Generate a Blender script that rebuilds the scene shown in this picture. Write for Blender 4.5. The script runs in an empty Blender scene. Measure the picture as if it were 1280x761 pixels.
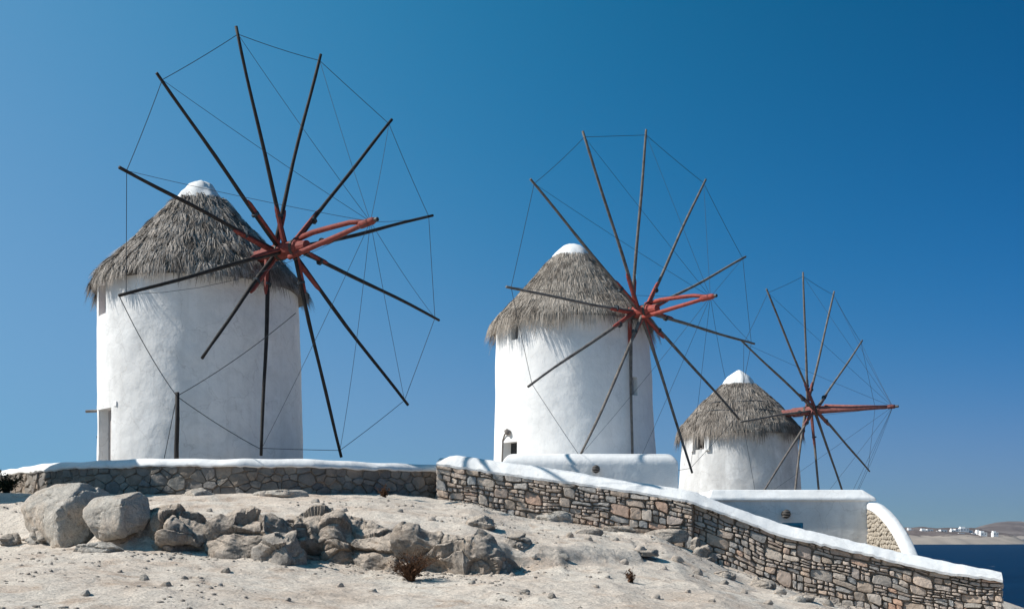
import bpy, bmesh, math, random
import numpy as np
from mathutils import Vector

# ------------------------------------------------------------------ camera, sky, sun, exposure
F = 1400.0            # focal length in photo pixels (photo 1280 wide)
HOR = 670.0           # photo row of the sea horizon
ZC = 12.0             # camera height above the sea
scn = bpy.context.scene
C = scn.collection
cam_d = bpy.data.cameras.new('camera'); cam = bpy.data.objects.new('camera', cam_d); C.objects.link(cam)
cam.location = (0, 0, ZC); cam.rotation_euler = (math.radians(90), 0, 0)
cam_d.sensor_width = 36.0; cam_d.lens = F/1280*36; cam_d.shift_y = (HOR-380.5)/1280
cam_d.clip_start = 0.1; cam_d.clip_end = 120000
scn.camera = cam

SUN_EL = math.radians(43); SUN_H = Vector((-1.0, -0.075, 0)).normalized()
sun_dir = Vector((SUN_H.x*math.cos(SUN_EL), SUN_H.y*math.cos(SUN_EL), math.sin(SUN_EL)))
SC = ((2.4, .17, .00095), (1.9, .44, .042), (2.3, .70, .085))
world = bpy.data.worlds.new('World'); scn.world = world; world.use_nodes = True
wn = world.node_tree.nodes; wl = world.node_tree.links
bg = wn['Background']
sky = wn.new('ShaderNodeTexSky'); sky.sky_type = 'NISHITA'; sky.sun_disc = False
sky.sun_elevation = SUN_EL; sky.sun_rotation = math.atan2(SUN_H.x, SUN_H.y)
sky.altitude = 0; sky.air_density = 1.0; sky.dust_density = 0.0; sky.ozone_density = 3.0
# the deep polarised blue of the picture: each channel gets its own contrast, and the sky pales towards the sun
def wm(op, a, b=None):
    n = wn.new('ShaderNodeMath'); n.operation = op
    for k, v in enumerate((a, b)):
        if v is None: continue
        if isinstance(v, (int, float)): n.inputs[k].default_value = v
        else: wl.new(v, n.inputs[k])
    return n.outputs[0]
sep = wn.new('ShaderNodeSeparateColor'); cmb = wn.new('ShaderNodeCombineColor'); wl.new(sky.outputs[0], sep.inputs[0])
tcw = wn.new('ShaderNodeTexCoord'); dot = wn.new('ShaderNodeVectorMath'); dot.operation = 'DOT_PRODUCT'
wl.new(tcw.outputs['Generated'], dot.inputs[0]); dot.inputs[1].default_value = sun_dir
cg = wm('MINIMUM', dot.outputs['Value'], .6)
for k, (mul, gam, kk) in enumerate(((.93, 1.756, 2.3), (.765, 1.05, 1.45), (1.42, 1.229, .85))):
    v = wm('POWER', wm('MULTIPLY', sep.outputs[k], .075), gam)
    v = wm('MULTIPLY', v, wm('POWER', math.e, wm('MULTIPLY', cg, kk)))
    x = wm('POWER', wm('MULTIPLY', v, mul), SC[k][0])          # soft shoulder: no channel grows without bound
    x = wm('DIVIDE', wm('MULTIPLY', x, SC[k][1]), wm('ADD', x, SC[k][2]))
    wl.new(wm('MULTIPLY', x, 10/2**.3), cmb.inputs[k])
wl.new(cmb.outputs[0], bg.inputs['Color'])
bg.inputs['Strength'].default_value = 0.1
sd = bpy.data.lights.new('sun', 'SUN'); sd.energy = 4.8; sd.angle = math.radians(0.53); sd.color = (1.0, 0.955, 0.89)
so = bpy.data.objects.new('sun', sd); C.objects.link(so)
so.rotation_euler = sun_dir.to_track_quat('Z', 'Y').to_euler(); so.location = (-60, -10, 60)
scn.view_settings.view_transform = 'Standard'; scn.view_settings.look = 'None'
scn.view_settings.gamma = 1; scn.view_settings.use_curve_mapping = False
scn.view_settings.exposure = 0.3

# ------------------------------------------------------------------ helpers
def W(px, py, d):                     # photo pixel at depth d -> world point
    return np.array([(px-640)/F*d, d, ZC+(HOR-py)/F*d])
def zpix(py, d): return ZC+(HOR-py)/F*d

def _h(ix, iy, iz, seed):
    with np.errstate(over='ignore'):
        n = (ix.astype(np.int64)*374761393 + iy.astype(np.int64)*668265263 + iz.astype(np.int64)*2147483647 + seed*974711) & 0xffffffff
        n = ((n ^ (n >> 13))*1274126177) & 0xffffffff
        n = ((n ^ (n >> 16))*2246822519) & 0xffffffff
        n = n ^ (n >> 15)
    return (n & 0xffffff)/float(0xffffff)*2-1
def vnoise(x, y, z=None, seed=0):
    x = np.asarray(x, float); y = np.asarray(y, float)
    z = np.zeros_like(x) if z is None else np.asarray(z, float)
    ix = np.floor(x); iy = np.floor(y); iz = np.floor(z)
    fx = x-ix; fy = y-iy; fz = z-iz
    fx = fx*fx*fx*(fx*(fx*6-15)+10); fy = fy*fy*fy*(fy*(fy*6-15)+10); fz = fz*fz*fz*(fz*(fz*6-15)+10)
    r = 0
    for a in (0, 1):
        for b in (0, 1):
            for c in (0, 1):
                w = (fx if a else 1-fx)*(fy if b else 1-fy)*(fz if c else 1-fz)
                r = r + w*_h(ix+a, iy+b, iz+c, seed)
    return r
def fbm(x, y, z=None, seed=0, octs=4, gain=.5):
    r = 0; a = 1.; f = 1.
    for o in range(octs):
        r = r + a*vnoise(np.asarray(x)*f+o*17.3, np.asarray(y)*f-o*9.1, None if z is None else np.asarray(z)*f, seed+o)
        a *= gain; f *= 2.03
    return r
def ridged(x, y, z=None, seed=0, octs=4):
    r = 0; a = 1.; f = 1.
    for o in range(octs):
        r = r + a*(1-2*np.abs(vnoise(np.asarray(x)*f+o*7.7, np.asarray(y)*f+o*3.3, None if z is None else np.asarray(z)*f, seed+o)))
        a *= .5; f *= 2.1
    return r
def sstep(a, b, x):
    t = np.clip((x-a)/(b-a), 0, 1); return t*t*(3-2*t)

WL = {}                                # world location of each object
def tag(o, label=None, cat=None, group=None, kind=None):
    if label: o['label'] = label
    if cat: o['category'] = cat
    if group: o['group'] = group
    if kind: o['kind'] = kind
    return o
def thing(name, loc, label, cat, group=None):
    o = bpy.data.objects.new(name, None); C.objects.link(o); o.empty_display_size = .3
    loc = Vector([float(v) for v in loc]); o.location = loc; WL[o] = loc
    return tag(o, label, cat, group)
def mk(name, verts, faces, mat, parent=None, origin=None, smooth=False):
    V = np.asarray(verts, float).reshape(-1, 3)
    if origin is None:
        origin = WL[parent] if parent is not None else (V[:, 0].mean(), V[:, 1].mean(), V[:, 2].min())
    origin = Vector([float(v) for v in origin])
    me = bpy.data.meshes.new(name); me.from_pydata((V-np.array(origin)).tolist(), [], faces)
    if isinstance(mat, (list, tuple)):
        for m in mat: me.materials.append(m)
    else: me.materials.append(mat)
    me.update()
    if smooth: me.polygons.foreach_set('use_smooth', np.ones(len(me.polygons), bool))
    o = bpy.data.objects.new(name, me); C.objects.link(o)
    if parent is not None:
        o.parent = parent; o.location = origin-WL[parent]
    else: o.location = origin
    WL[o] = origin
    return o
def big_mesh(name, V, Q, mat, smooth=True):   # numpy quads
    me = bpy.data.meshes.new(name)
    n = len(V); q = len(Q); k = Q.shape[1]
    me.vertices.add(n); me.vertices.foreach_set('co', np.ascontiguousarray(V, np.float32).ravel())
    me.loops.add(q*k); me.loops.foreach_set('vertex_index', np.ascontiguousarray(Q, np.int32).ravel())
    me.polygons.add(q); me.polygons.foreach_set('loop_start', np.arange(0, q*k, k, dtype=np.int32))
    me.polygons.foreach_set('use_smooth', np.full(q, smooth))
    me.materials.append(mat); me.update(calc_edges=True); me.validate()
    return me
class MB:
    def __init__(s): s.v = []; s.f = []
    def add(s, V, Fc):
        b = len(s.v); s.v += [tuple(map(float, p)) for p in V]; s.f += [tuple(i+b for i in f) for f in Fc]
    def box(s, a, b):
        x0, y0, z0 = a; x1, y1, z1 = b
        s.add([(x0,y0,z0),(x1,y0,z0),(x1,y1,z0),(x0,y1,z0),(x0,y0,z1),(x1,y0,z1),(x1,y1,z1),(x0,y1,z1)],
              [(0,3,2,1),(4,5,6,7),(0,1,5,4),(1,2,6,5),(2,3,7,6),(3,0,4,7)])
    def tube(s, pts, rad, n=6, cap=True):
        pts = [np.asarray(p, float) for p in pts]
        if not hasattr(rad, '__len__'): rad = [rad]*len(pts)
        b = len(s.v); up = None
        for i, p in enumerate(pts):
            t = pts[min(i+1, len(pts)-1)]-pts[max(i-1, 0)]; t = t/(np.linalg.norm(t)+1e-9)
            if up is None:
                up = np.array([0, 0, 1.]) if abs(t[2]) < .9 else np.array([1., 0, 0])
            u = np.cross(t, up); u /= np.linalg.norm(u)+1e-9; w = np.cross(u, t); up = w
            for k in range(n):
                a = 2*math.pi*k/n
                s.v.append(tuple(p+rad[i]*(math.cos(a)*u+math.sin(a)*w)))
        for i in range(len(pts)-1):
            for k in range(n):
                a0 = b+i*n+k; a1 = b+i*n+(k+1) % n
                s.f.append((a0, a1, a1+n, a0+n))
        if cap:
            s.f.append(tuple(b+k for k in range(n))[::-1]); s.f.append(tuple(b+(len(pts)-1)*n+k for k in range(n)))
    def bar(s, a, b, w, h, up=(0, 0, 1)):
        a = np.asarray(a, float); b = np.asarray(b, float); t = b-a; t /= np.linalg.norm(t)
        u = np.cross(t, np.asarray(up, float)); u /= np.linalg.norm(u); v = np.cross(u, t)
        P = [p+sx*u*w/2+sy*v*h/2 for p in (a, b) for sx, sy in ((-1,-1),(1,-1),(1,1),(-1,1))]
        s.add(P, [(0,1,2,3),(7,6,5,4),(0,4,5,1),(1,5,6,2),(2,6,7,3),(3,7,4,0)])
    def build(s, name, mat, parent=None, origin=None, smooth=False): return mk(name, s.v, s.f, mat, parent, origin, smooth)
def bevel_obj(o, w, seg=2, edges=None, angle=40):
    bm = bmesh.new(); bm.from_mesh(o.data)
    es = [e for e in bm.edges if len(e.link_faces) == 2 and e.calc_face_angle(0) > math.radians(angle) and (edges is None or edges(e))]
    bmesh.ops.bevel(bm, geom=es, offset=w, segments=seg, profile=.5, affect='EDGES', clamp_overlap=True)
    bm.to_mesh(o.data); bm.free(); o.data.update()

# ------------------------------------------------------------------ materials
def nodes(name, rough=.9, spec=.2):
    m = bpy.data.materials.new(name); m.use_nodes = True
    n = m.node_tree.nodes; l = m.node_tree.links; b = n['Principled BSDF']
    b.inputs['Roughness'].default_value = rough; b.inputs['Specular IOR Level'].default_value = spec
    return m, n, l, b
def noise_n(n, l, vec, scale, detail=4, rough=.55, dist=0):
    t = n.new('ShaderNodeTexNoise'); t.inputs['Scale'].default_value = scale; t.inputs['Detail'].default_value = detail
    t.inputs['Roughness'].default_value = rough; t.inputs['Distortion'].default_value = dist
    if vec is not None: l.new(vec, t.inputs['Vector'])
    return t.outputs['Fac']
def ramp(n, l, fac, stops):
    r = n.new('ShaderNodeValToRGB'); e = r.color_ramp.elements
    while len(e) < len(stops): e.new(.5)
    for k, (p, c) in enumerate(stops):
        e[k].position = p; e[k].color = (*c, 1) if not isinstance(c, (int, float)) else (c, c, c, 1)
    l.new(fac, r.inputs[0]); return r.outputs[0]
def mixc(n, l, fac, a, b, mode='MIX'):
    m = n.new('ShaderNodeMix'); m.data_type = 'RGBA'; m.blend_type = mode
    for sock, v in ((m.inputs[0], fac), (m.inputs[6], a), (m.inputs[7], b)):
        if isinstance(v, (int, float)): sock.default_value = v
        elif isinstance(v, tuple): sock.default_value = (*v, 1)
        else: l.new(v, sock)
    return m.outputs[2]
def bump(n, l, b, h, strength, dist, prev=None):
    k = n.new('ShaderNodeBump'); k.inputs['Strength'].default_value = strength; k.inputs['Distance'].default_value = dist
    l.new(h, k.inputs['Height'])
    if prev is not None: l.new(prev, k.inputs['Normal'])
    l.new(k.outputs[0], b.inputs['Normal']); return k.outputs[0]
def geo_pos(n): return n.new('ShaderNodeNewGeometry').outputs['Position']

def mat_whitewash(name, stain=.3, dirt=(.46, .45, .43), base=.80):
    m, n, l, b = nodes(name, .92, .1)
    p = geo_pos(n)
    mp = n.new('ShaderNodeMapping'); mp.inputs['Scale'].default_value = (1, 1, .35); l.new(p, mp.inputs[0])
    a = noise_n(n, l, mp.outputs[0], 1.1, 6, .62, .4)
    c = ramp(n, l, a, [(.40, 0.0), (.74, 1.0)])
    f = n.new('ShaderNodeMath'); f.operation = 'MULTIPLY'; l.new(c, f.inputs[0]); f.inputs[1].default_value = stain
    col = mixc(n, l, f.outputs[0], (base, base*.995, base*.975), dirt)
    ms = n.new('ShaderNodeMapping'); ms.inputs['Scale'].default_value = (5, 5, .22); l.new(p, ms.inputs[0])
    dr = ramp(n, l, noise_n(n, l, ms.outputs[0], 1., 5, .6), [(.52, 0.), (.72, min(.6, stain*1.1))])
    col = mixc(n, l, dr, col, (.55, .54, .52))
    pa = ramp(n, l, noise_n(n, l, p, .8, 3, .45), [(.50, 0.), (.53, min(.35, stain*.6))])
    col = mixc(n, l, pa, col, (.60, .595, .58))
    mo = ramp(n, l, noise_n(n, l, p, 3.2, 8, .72, .5), [(.46, 0.), (.62, min(.75, stain*1.3))])
    col = mixc(n, l, mo, col, (.58, .575, .56))
    vc = n.new('ShaderNodeTexVoronoi'); vc.feature = 'DISTANCE_TO_EDGE'; vc.inputs['Scale'].default_value = .9
    vw_ = n.new('ShaderNodeVectorMath'); vw_.operation = 'MULTIPLY_ADD'; tv_ = n.new('ShaderNodeTexNoise'); tv_.inputs['Scale'].default_value = 2.2; tv_.inputs['Detail'].default_value = 6
    l.new(p, tv_.inputs['Vector']); l.new(tv_.outputs['Color'], vw_.inputs[0]); vw_.inputs[1].default_value = (.7, .7, .7); l.new(p, vw_.inputs[2]); l.new(vw_.outputs[0], vc.inputs['Vector'])
    cr_ = ramp(n, l, vc.outputs['Distance'], [(0., min(.5, stain*1.2)), (.012, 0.)])
    col = mixc(n, l, cr_, col, (.38, .36, .34))
    s = noise_n(n, l, p, 14, 3, .6)
    sp = ramp(n, l, s, [(.66, 0.0), (.76, .55*min(1, stain*2))])
    col = mixc(n, l, sp, col, (.42, .37, .31))
    l.new(col, b.inputs['Base Color'])
    q = bump(n, l, b, noise_n(n, l, p, 2.2, 4, .5), .55, .06)
    bump(n, l, b, noise_n(n, l, p, 22, 4, .6), .35, .012, q)
    return m
def mat_stone(name, cols, scale=9):
    m, n, l, b = nodes(name, .9, .15)
    oi = n.new('ShaderNodeObjectInfo'); tc = n.new('ShaderNodeTexCoord')
    ad = n.new('ShaderNodeVectorMath'); ad.operation = 'ADD'; l.new(geo_pos(n), ad.inputs[0])
    st = [(i/(len(cols)-1), c) for i, c in enumerate(cols)]
    col = ramp(n, l, oi.outputs['Random'], st)
    a = noise_n(n, l, ad.outputs[0], scale, 6, .65, .5)
    k = ramp(n, l, a, [(.25, .66), (.75, 1.25)])
    col = mixc(n, l, 1.0, col, k, 'MULTIPLY')
    li = ramp(n, l, noise_n(n, l, ad.outputs[0], scale*2.6, 4, .7), [(.62, 0.), (.72, .55)])
    col = mixc(n, l, li, col, (.40, .38, .34))
    l.new(col, b.inputs['Base Color'])
    q = bump(n, l, b, noise_n(n, l, ad.outputs[0], scale*.9, 6, .65, .6), .8, .05)
    bump(n, l, b, noise_n(n, l, ad.outputs[0], 60, 3, .6), .4, .01, q)
    return m
def mat_rock(name, lo, hi, warm, scale=1.6, crack=True, dust=None):
    m, n, l, b = nodes(name, .92, .12)
    p = geo_pos(n)
    a = noise_n(n, l, p, scale, 8, .66, .6)
    col = ramp(n, l, a, [(.28, lo), (.72, hi)])
    w = ramp(n, l, noise_n(n, l, p, scale*.9+.3, 3, .5), [(.48, 0.), (.66, .75)])
    col = mixc(n, l, w, col, warm)
    if dust:
        ge = n.new('ShaderNodeNewGeometry'); sx = n.new('ShaderNodeSeparateXYZ'); l.new(ge.outputs['Normal'], sx.inputs[0])
        ad = n.new('ShaderNodeMath'); ad.operation = 'MULTIPLY_ADD'; l.new(noise_n(n, l, p, 3.5, 6, .65), ad.inputs[0]); ad.inputs[1].default_value = .9; l.new(sx.outputs['Z'], ad.inputs[2])
        du = ramp(n, l, ad.outputs[0], [(.98, 0.), (1.0, 0.)]); dm = n.new('ShaderNodeMapRange'); dm.inputs['From Min'].default_value = .92; dm.inputs['From Max'].default_value = 1.18
        l.new(ad.outputs[0], dm.inputs['Value']); col = mixc(n, l, dm.outputs[0], col, dust)
    li = ramp(n, l, noise_n(n, l, p, 7, 8, .75, .8), [(.52, 0.), (.64, .65)])
    col = mixc(n, l, li, col, tuple(c*.55 for c in lo))
    pl_ = ramp(n, l, noise_n(n, l, p, 5.2, 6, .7, .3), [(.60, 0.), (.68, .45)])
    col = mixc(n, l, pl_, col, tuple(min(.8, c*1.25) for c in hi))
    sp = ramp(n, l, noise_n(n, l, p, 38, 3, .7), [(.36, .78), (.64, 1.15)])
    col = mixc(n, l, 1., col, sp, 'MULTIPLY')
    l.new(col, b.inputs['Base Color'])
    q = bump(n, l, b, noise_n(n, l, p, 5.5, 10, .74, 1.0), .8, .12)
    vo = n.new('ShaderNodeTexVoronoi'); vo.feature = 'DISTANCE_TO_EDGE'; vo.inputs['Scale'].default_value = 3.4
    wv = n.new('ShaderNodeVectorMath'); wv.operation = 'MULTIPLY_ADD'; tn = n.new('ShaderNodeTexNoise'); tn.inputs['Scale'].default_value = 3.; tn.inputs['Detail'].default_value = 5
    l.new(p, tn.inputs['Vector']); l.new(tn.outputs['Color'], wv.inputs[0]); wv.inputs[1].default_value = (.55, .55, .55); l.new(p, wv.inputs[2]); l.new(wv.outputs[0], vo.inputs['Vector'])
    ck = ramp(n, l, vo.outputs['Distance'], [(0., 0.), (.05, 1.)])
    q = bump(n, l, b, ck, .35 if crack else 0, .03, q)
    bump(n, l, b, noise_n(n, l, p, 45, 5, .7), .5, .010, q)
    return m
def mat_ground():
    m, n, l, b = nodes('ground', .95, .08)
    p = geo_pos(n)
    a = noise_n(n, l, p, .55, 8, .66, .4)
    col = ramp(n, l, a, [(.28, (.52, .42, .335)), (.46, (.62, .535, .45)), (.62, (.66, .59, .505)), (.75, (.60, .55, .48))])
    so_ = ramp(n, l, noise_n(n, l, p, 1.3, 7, .7, .6), [(.52, 0.), (.66, .8)])
    col = mixc(n, l, so_, col, (.44, .33, .25))
    g = ramp(n, l, noise_n(n, l, p, 24, 6, .78), [(.36, .62), (.50, .99), (.62, 1.15)])
    col = mixc(n, l, 1., col, g, 'MULTIPLY')
    pe = ramp(n, l, noise_n(n, l, p, 10, 6, .75), [(.58, 0.), (.66, .7)])
    col = mixc(n, l, pe, col, (.27, .225, .18))
    vo = n.new('ShaderNodeTexVoronoi'); vo.inputs['Scale'].default_value = 14; l.new(p, vo.inputs['Vector'])
    gr = ramp(n, l, vo.outputs['Distance'], [(.13, 1.), (.17, 0.)]); sel = ramp(n, l, vo.outputs['Color'], [(.55, 0.), (.6, 1.)])
    col = mixc(n, l, mixc(n, l, 1., gr, sel, 'MULTIPLY'), col, (.30, .27, .235))
    # bare rock where the bank is steep
    ge = n.new('ShaderNodeNewGeometry'); sx = n.new('ShaderNodeSeparateXYZ'); l.new(ge.outputs['True Normal'], sx.inputs[0])
    ns = n.new('ShaderNodeMath'); ns.operation = 'ADD'; l.new(sx.outputs['Z'], ns.inputs[0])
    nn = n.new('ShaderNodeMath'); nn.operation = 'MULTIPLY'; l.new(noise_n(n, l, p, 3, 5, .6), nn.inputs[0]); nn.inputs[1].default_value = .35
    l.new(nn.outputs[0], ns.inputs[1])
    st = ramp(n, l, ns.outputs[0], [(.80, 1.), (.98, 0.)])
    rk = ramp(n, l, noise_n(n, l, p, 2.5, 8, .68, .7), [(.3, (.20, .175, .15)), (.7, (.40, .36, .31))])
    col = mixc(n, l, st, col, rk)
    # dark cliffs towards the sea
    l.new(col, b.inputs['Base Color'])
    q = bump(n, l, b, noise_n(n, l, p, 5, 7, .66, .4), .7, .07)
    q = bump(n, l, b, noise_n(n, l, p, 26, 6, .76), .9, .022, q)
    return m
def mat_flat(name, c, rough=.8, var=.25, scale=12, stretch=None, bmp=.3, spec=.2):
    m, n, l, b = nodes(name, rough, spec)
    p = n.new('ShaderNodeTexCoord').outputs['Object']
    a = noise_n(n, l, p, scale, 5, .65, .3)
    k = ramp(n, l, a, [(.25, 1-var), (.75, 1+var)])
    l.new(mixc(n, l, 1., c, k, 'MULTIPLY'), b.inputs['Base Color'])
    if bmp: bump(n, l, b, a, bmp, .01)
    return m
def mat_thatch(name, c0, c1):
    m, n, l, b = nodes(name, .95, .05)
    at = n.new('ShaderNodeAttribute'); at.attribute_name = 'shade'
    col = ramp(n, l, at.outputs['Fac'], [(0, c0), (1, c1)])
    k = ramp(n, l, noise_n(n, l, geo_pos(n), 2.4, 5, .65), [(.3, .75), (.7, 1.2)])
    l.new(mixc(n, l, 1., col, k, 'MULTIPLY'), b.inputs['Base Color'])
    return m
def mat_sea():
    m, n, l, b = nodes('sea', .5, .06)
    p = geo_pos(n)
    mp = n.new('ShaderNodeMapping'); mp.inputs['Scale'].default_value = (.5, 1, 1); l.new(p, mp.inputs[0])
    a = noise_n(n, l, mp.outputs[0], .045, 8, .7, .2)
    col = ramp(n, l, a, [(.3, (.0008, .015, .045)), (.7, (.0015, .030, .080))])
    fo = ramp(n, l, noise_n(n, l, mp.outputs[0], .11, 6, .72), [(.665, 0.), (.69, 1.)])
    col = mixc(n, l, fo, col, (.7, .74, .76))
    l.new(col, b.inputs['Base Color'])
    w = noise_n(n, l, mp.outputs[0], .35, 8, .7)
    bump(n, l, b, w, 1., 1.6)
    return m
def mat_land():
    m, n, l, b = nodes('far_land', .95, .05)
    p = geo_pos(n)
    a = noise_n(n, l, p, .012, 8, .68, .5)
    col = ramp(n, l, a, [(.35, (.085, .070, .068)), (.5, (.135, .112, .106)), (.68, (.22, .19, .175))])
    sx = n.new('ShaderNodeSeparateXYZ'); l.new(p, sx.inputs[0])
    ad = n.new('ShaderNodeMath'); ad.operation = 'MULTIPLY_ADD'; l.new(a, ad.inputs[0]); ad.inputs[1].default_value = -26; l.new(sx.outputs['Z'], ad.inputs[2])
    sh = ramp(n, l, ad.outputs[0], [(0, 1.), (.02, 0.)])
    l.new(mixc(n, l, sh, col, (.30, .26, .225)), b.inputs['Base Color'])
    return m

M = {}
M['white'] = mat_whitewash('whitewash', .28)
M['white_clean'] = mat_whitewash('whitewash_fresh', .14, base=.82)
M['white_worn'] = mat_whitewash('whitewash_worn', 1., (.30, .295, .29), .76)
M['cap_white'] = mat_whitewash('coping_white', .22, base=.82)
M['stone'] = mat_stone('wall_stone', [(.33,.26,.205),(.52,.44,.365),(.35,.34,.325),(.57,.435,.335),(.43,.35,.28),(.30,.305,.30),(.54,.43,.345),(.47,.41,.35),(.53,.345,.245),(.39,.365,.335),(.58,.49,.40),(.24,.24,.235),(.49,.385,.305)])
M['stone_grey'] = mat_stone('terrace_stone', [(.17,.155,.14),(.29,.26,.225),(.15,.147,.143),(.33,.27,.215),(.21,.20,.19),(.26,.215,.175),(.185,.165,.145),(.31,.285,.25)], 6)
M['stone_small'] = mat_stone('rubble_stone', [(.42,.37,.30),(.52,.45,.365),(.46,.39,.31)], 11)
M['mortar'] = mat_rock('wall_core', (.20,.17,.14), (.34,.29,.24), (.38,.30,.23), 3)
M['ground'] = mat_ground()
M['boulder'] = mat_rock('boulder', (.44,.40,.35), (.60,.55,.48), (.60,.49,.39), 1.7)
M['rock'] = mat_rock('outcrop', (.24,.215,.19), (.46,.415,.365), (.48,.39,.305), 2.8, dust=(.55,.47,.39))
M['bedrock'] = mat_rock('bedrock', (.20,.172,.145), (.40,.35,.30), (.46,.36,.275), 2.6, dust=(.55,.46,.375))
M['pebble'] = mat_stone('pebble', [(.26,.235,.205),(.46,.40,.34),(.40,.33,.265),(.52,.46,.40)], 20)
M['wood_dark'] = mat_flat('dark_wood', (.030,.027,.025), .7, .5, 8)
M['wood_grey'] = mat_flat('weathered_wood', (.15,.135,.122), .8, .55, 6)
M['wood_pale'] = mat_flat('pale_wood', (.20,.18,.165), .8, .55, 6)
M['red'] = mat_flat('red_timber', (.30,.065,.050), .65, .35, 9)
M['red_dark'] = mat_flat('dull_red_timber', (.20,.050,.040), .7, .4, 9)
M['red_worn'] = mat_flat('worn_red_timber', (.22,.085,.075), .75, .45, 9)
M['rope'] = mat_flat('rope', (.045,.055,.065), .9, .3, 30, bmp=0)
M['door'] = mat_flat('bleached_door', (.42,.38,.36), .8, .15, 5)
M['frame_red'] = mat_flat('window_red', (.17,.045,.035), .7, .3, 9)
M['dark'] = mat_flat('dark_glass', (.02,.022,.025), .25, .2, 5, bmp=0, spec=.5)
M['grey_paint'] = mat_flat('grey_paint', (.33,.34,.35), .6, .2, 9)
M['blue'] = mat_flat('blue_paint', (.03,.20,.33), .5, .2, 9)
M['lamp'] = mat_flat('lamp_metal', (.06,.055,.05), .5, .3, 20)
M['thatch1'] = mat_thatch('shaggy_thatch', (.10,.085,.072), (.50,.45,.40))
M['thatch2'] = mat_thatch('combed_thatch', (.12,.10,.083), (.50,.44,.375))
M['thatch3'] = mat_thatch('matted_thatch', (.12,.10,.085), (.42,.37,.32))
M['twig'] = mat_flat('dry_twig', (.085,.042,.022), .9, .4, 20, bmp=0)
M['leaf_dark'] = mat_flat('dark_leaf', (.035,.038,.018), .8, .4, 10, bmp=0)
M['sea'] = mat_sea(); M['land'] = mat_land()
M['far_white'] = mat_flat('far_whitewash', (.80,.79,.77), .9, .03, .1, bmp=0)

# ------------------------------------------------------------------ wall lines (needed by the ground)
def polyline(pts):
    P = np.array(pts, float); d = np.r_[0, np.cumsum(np.hypot(*np.diff(P[:, :2], axis=0).T))]
    return P, d
# terrace wall: pixel column and depth of its front face (top stays level at 1.79 above the camera)
W1 = [(-60, 34.), (-25, 32.), (2, 30.), (22, 28.7), (60, 27.3), (120, 26.25), (200, 25.75), (300, 25.6), (400, 26.1), (480, 27.0), (560, 28.4)]
W1P, W1S = polyline([((px-640)/F*d, d) for px, d in W1])
# sloping wall: pixel column -> depth, cap top row, cap bottom row
W2PX = np.array([546, 568, 615, 660, 715, 740, 860, 912, 975.5, 1080, 1139.5, 1175, 1241, 1254])
W2TOP = np.array([572, 568, 575, 580.5, 589, 594, 612, 632, 654, 679, 693, 700, 713, 715.5])
W2BOT = np.array([581, 584.5, 591, 597.5, 604.5, 608, 627, 645, 670, 693, 708, 716.5, 725, 726.5])
def w2d(px): return np.interp(px, [546, 1254], [27.5, 24.0])
W2P, W2S = polyline([((px-640)/F*w2d(px), w2d(px)) for px in W2PX])
W2ZT = np.array([(HOR-y)/F*w2d(p) for y, p in zip(W2TOP, W2PX)])
W2ZB = np.array([(HOR-y)/F*w2d(p) for y, p in zip(W2BOT, W2PX)])

def wall_at(P, S, s):
    x = np.interp(s, S, P[:, 0]); y = np.interp(s, S, P[:, 1])
    e = .15
    tx = np.interp(s+e, S, P[:, 0])-np.interp(s-e, S, P[:, 0]); ty = np.interp(s+e, S, P[:, 1])-np.interp(s-e, S, P[:, 1])
    L = np.hypot(tx, ty)+1e-9
    return x, y, tx/L, ty/L            # outward (towards camera) normal = (ty, -tx)

def wall_y(P, X):
    """front-face depth of a wall at X (both walls run left to right)"""
    return np.interp(X, P[:, 0], P[:, 1])

# ------------------------------------------------------------------ ground height
OX = [-60, -3, -1.76, -.9, -.2, .4, 1.1, 2.1, 3.1, 4, 4.7, 5.5, 6.1, 6.8, 7.4, 8.2, 11, 14, 20, 40, 90]
OZ = [.72, .70, .50, .45, .26, .12, .08, -.1, -.22, -.58, -.88, -1.08, -1.36, -1.54, -1.75, -1.88, -1.84, -2.3, -4.5, -13, -18]
def base_z(Y):
    b = -.75+.07*(np.minimum(Y, 27)-11.5); b = np.where(Y < 8, -1.0+.075*(Y-8), b); return np.maximum(b, -1.75)
def tilt_z(X, Y): return -.38*sstep(-6.5, -1.2, X)*(1-sstep(3., 6., X))*(1-sstep(19.5, 24, Y))
def solve_foot(px, py):
    d = np.arange(12, 24, .01); x = (px-640)/F*d; f = base_z(d)+tilt_z(x, np.minimum(d, 19.5)*0+18)-(HOR-py)/F*d; i = int(np.argmax(f > 0)); return float(x[i]), float(d[i])
_ft = [solve_foot(a, b) for a, b in ((62, 682), (100, 689), (150, 692), (200, 692), (250, 693), (300, 696), (350, 699), (400, 701), (450, 708), (490, 713), (560, 717), (605, 718), (642, 714))]
BX = [-60, -12, -10]+[p[0] for p in _ft]+[.8, 1.6, 3]
BY = [22, 21.5, 21.2]+[p[1] for p in _ft]+[19.3, 20., 21]
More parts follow.
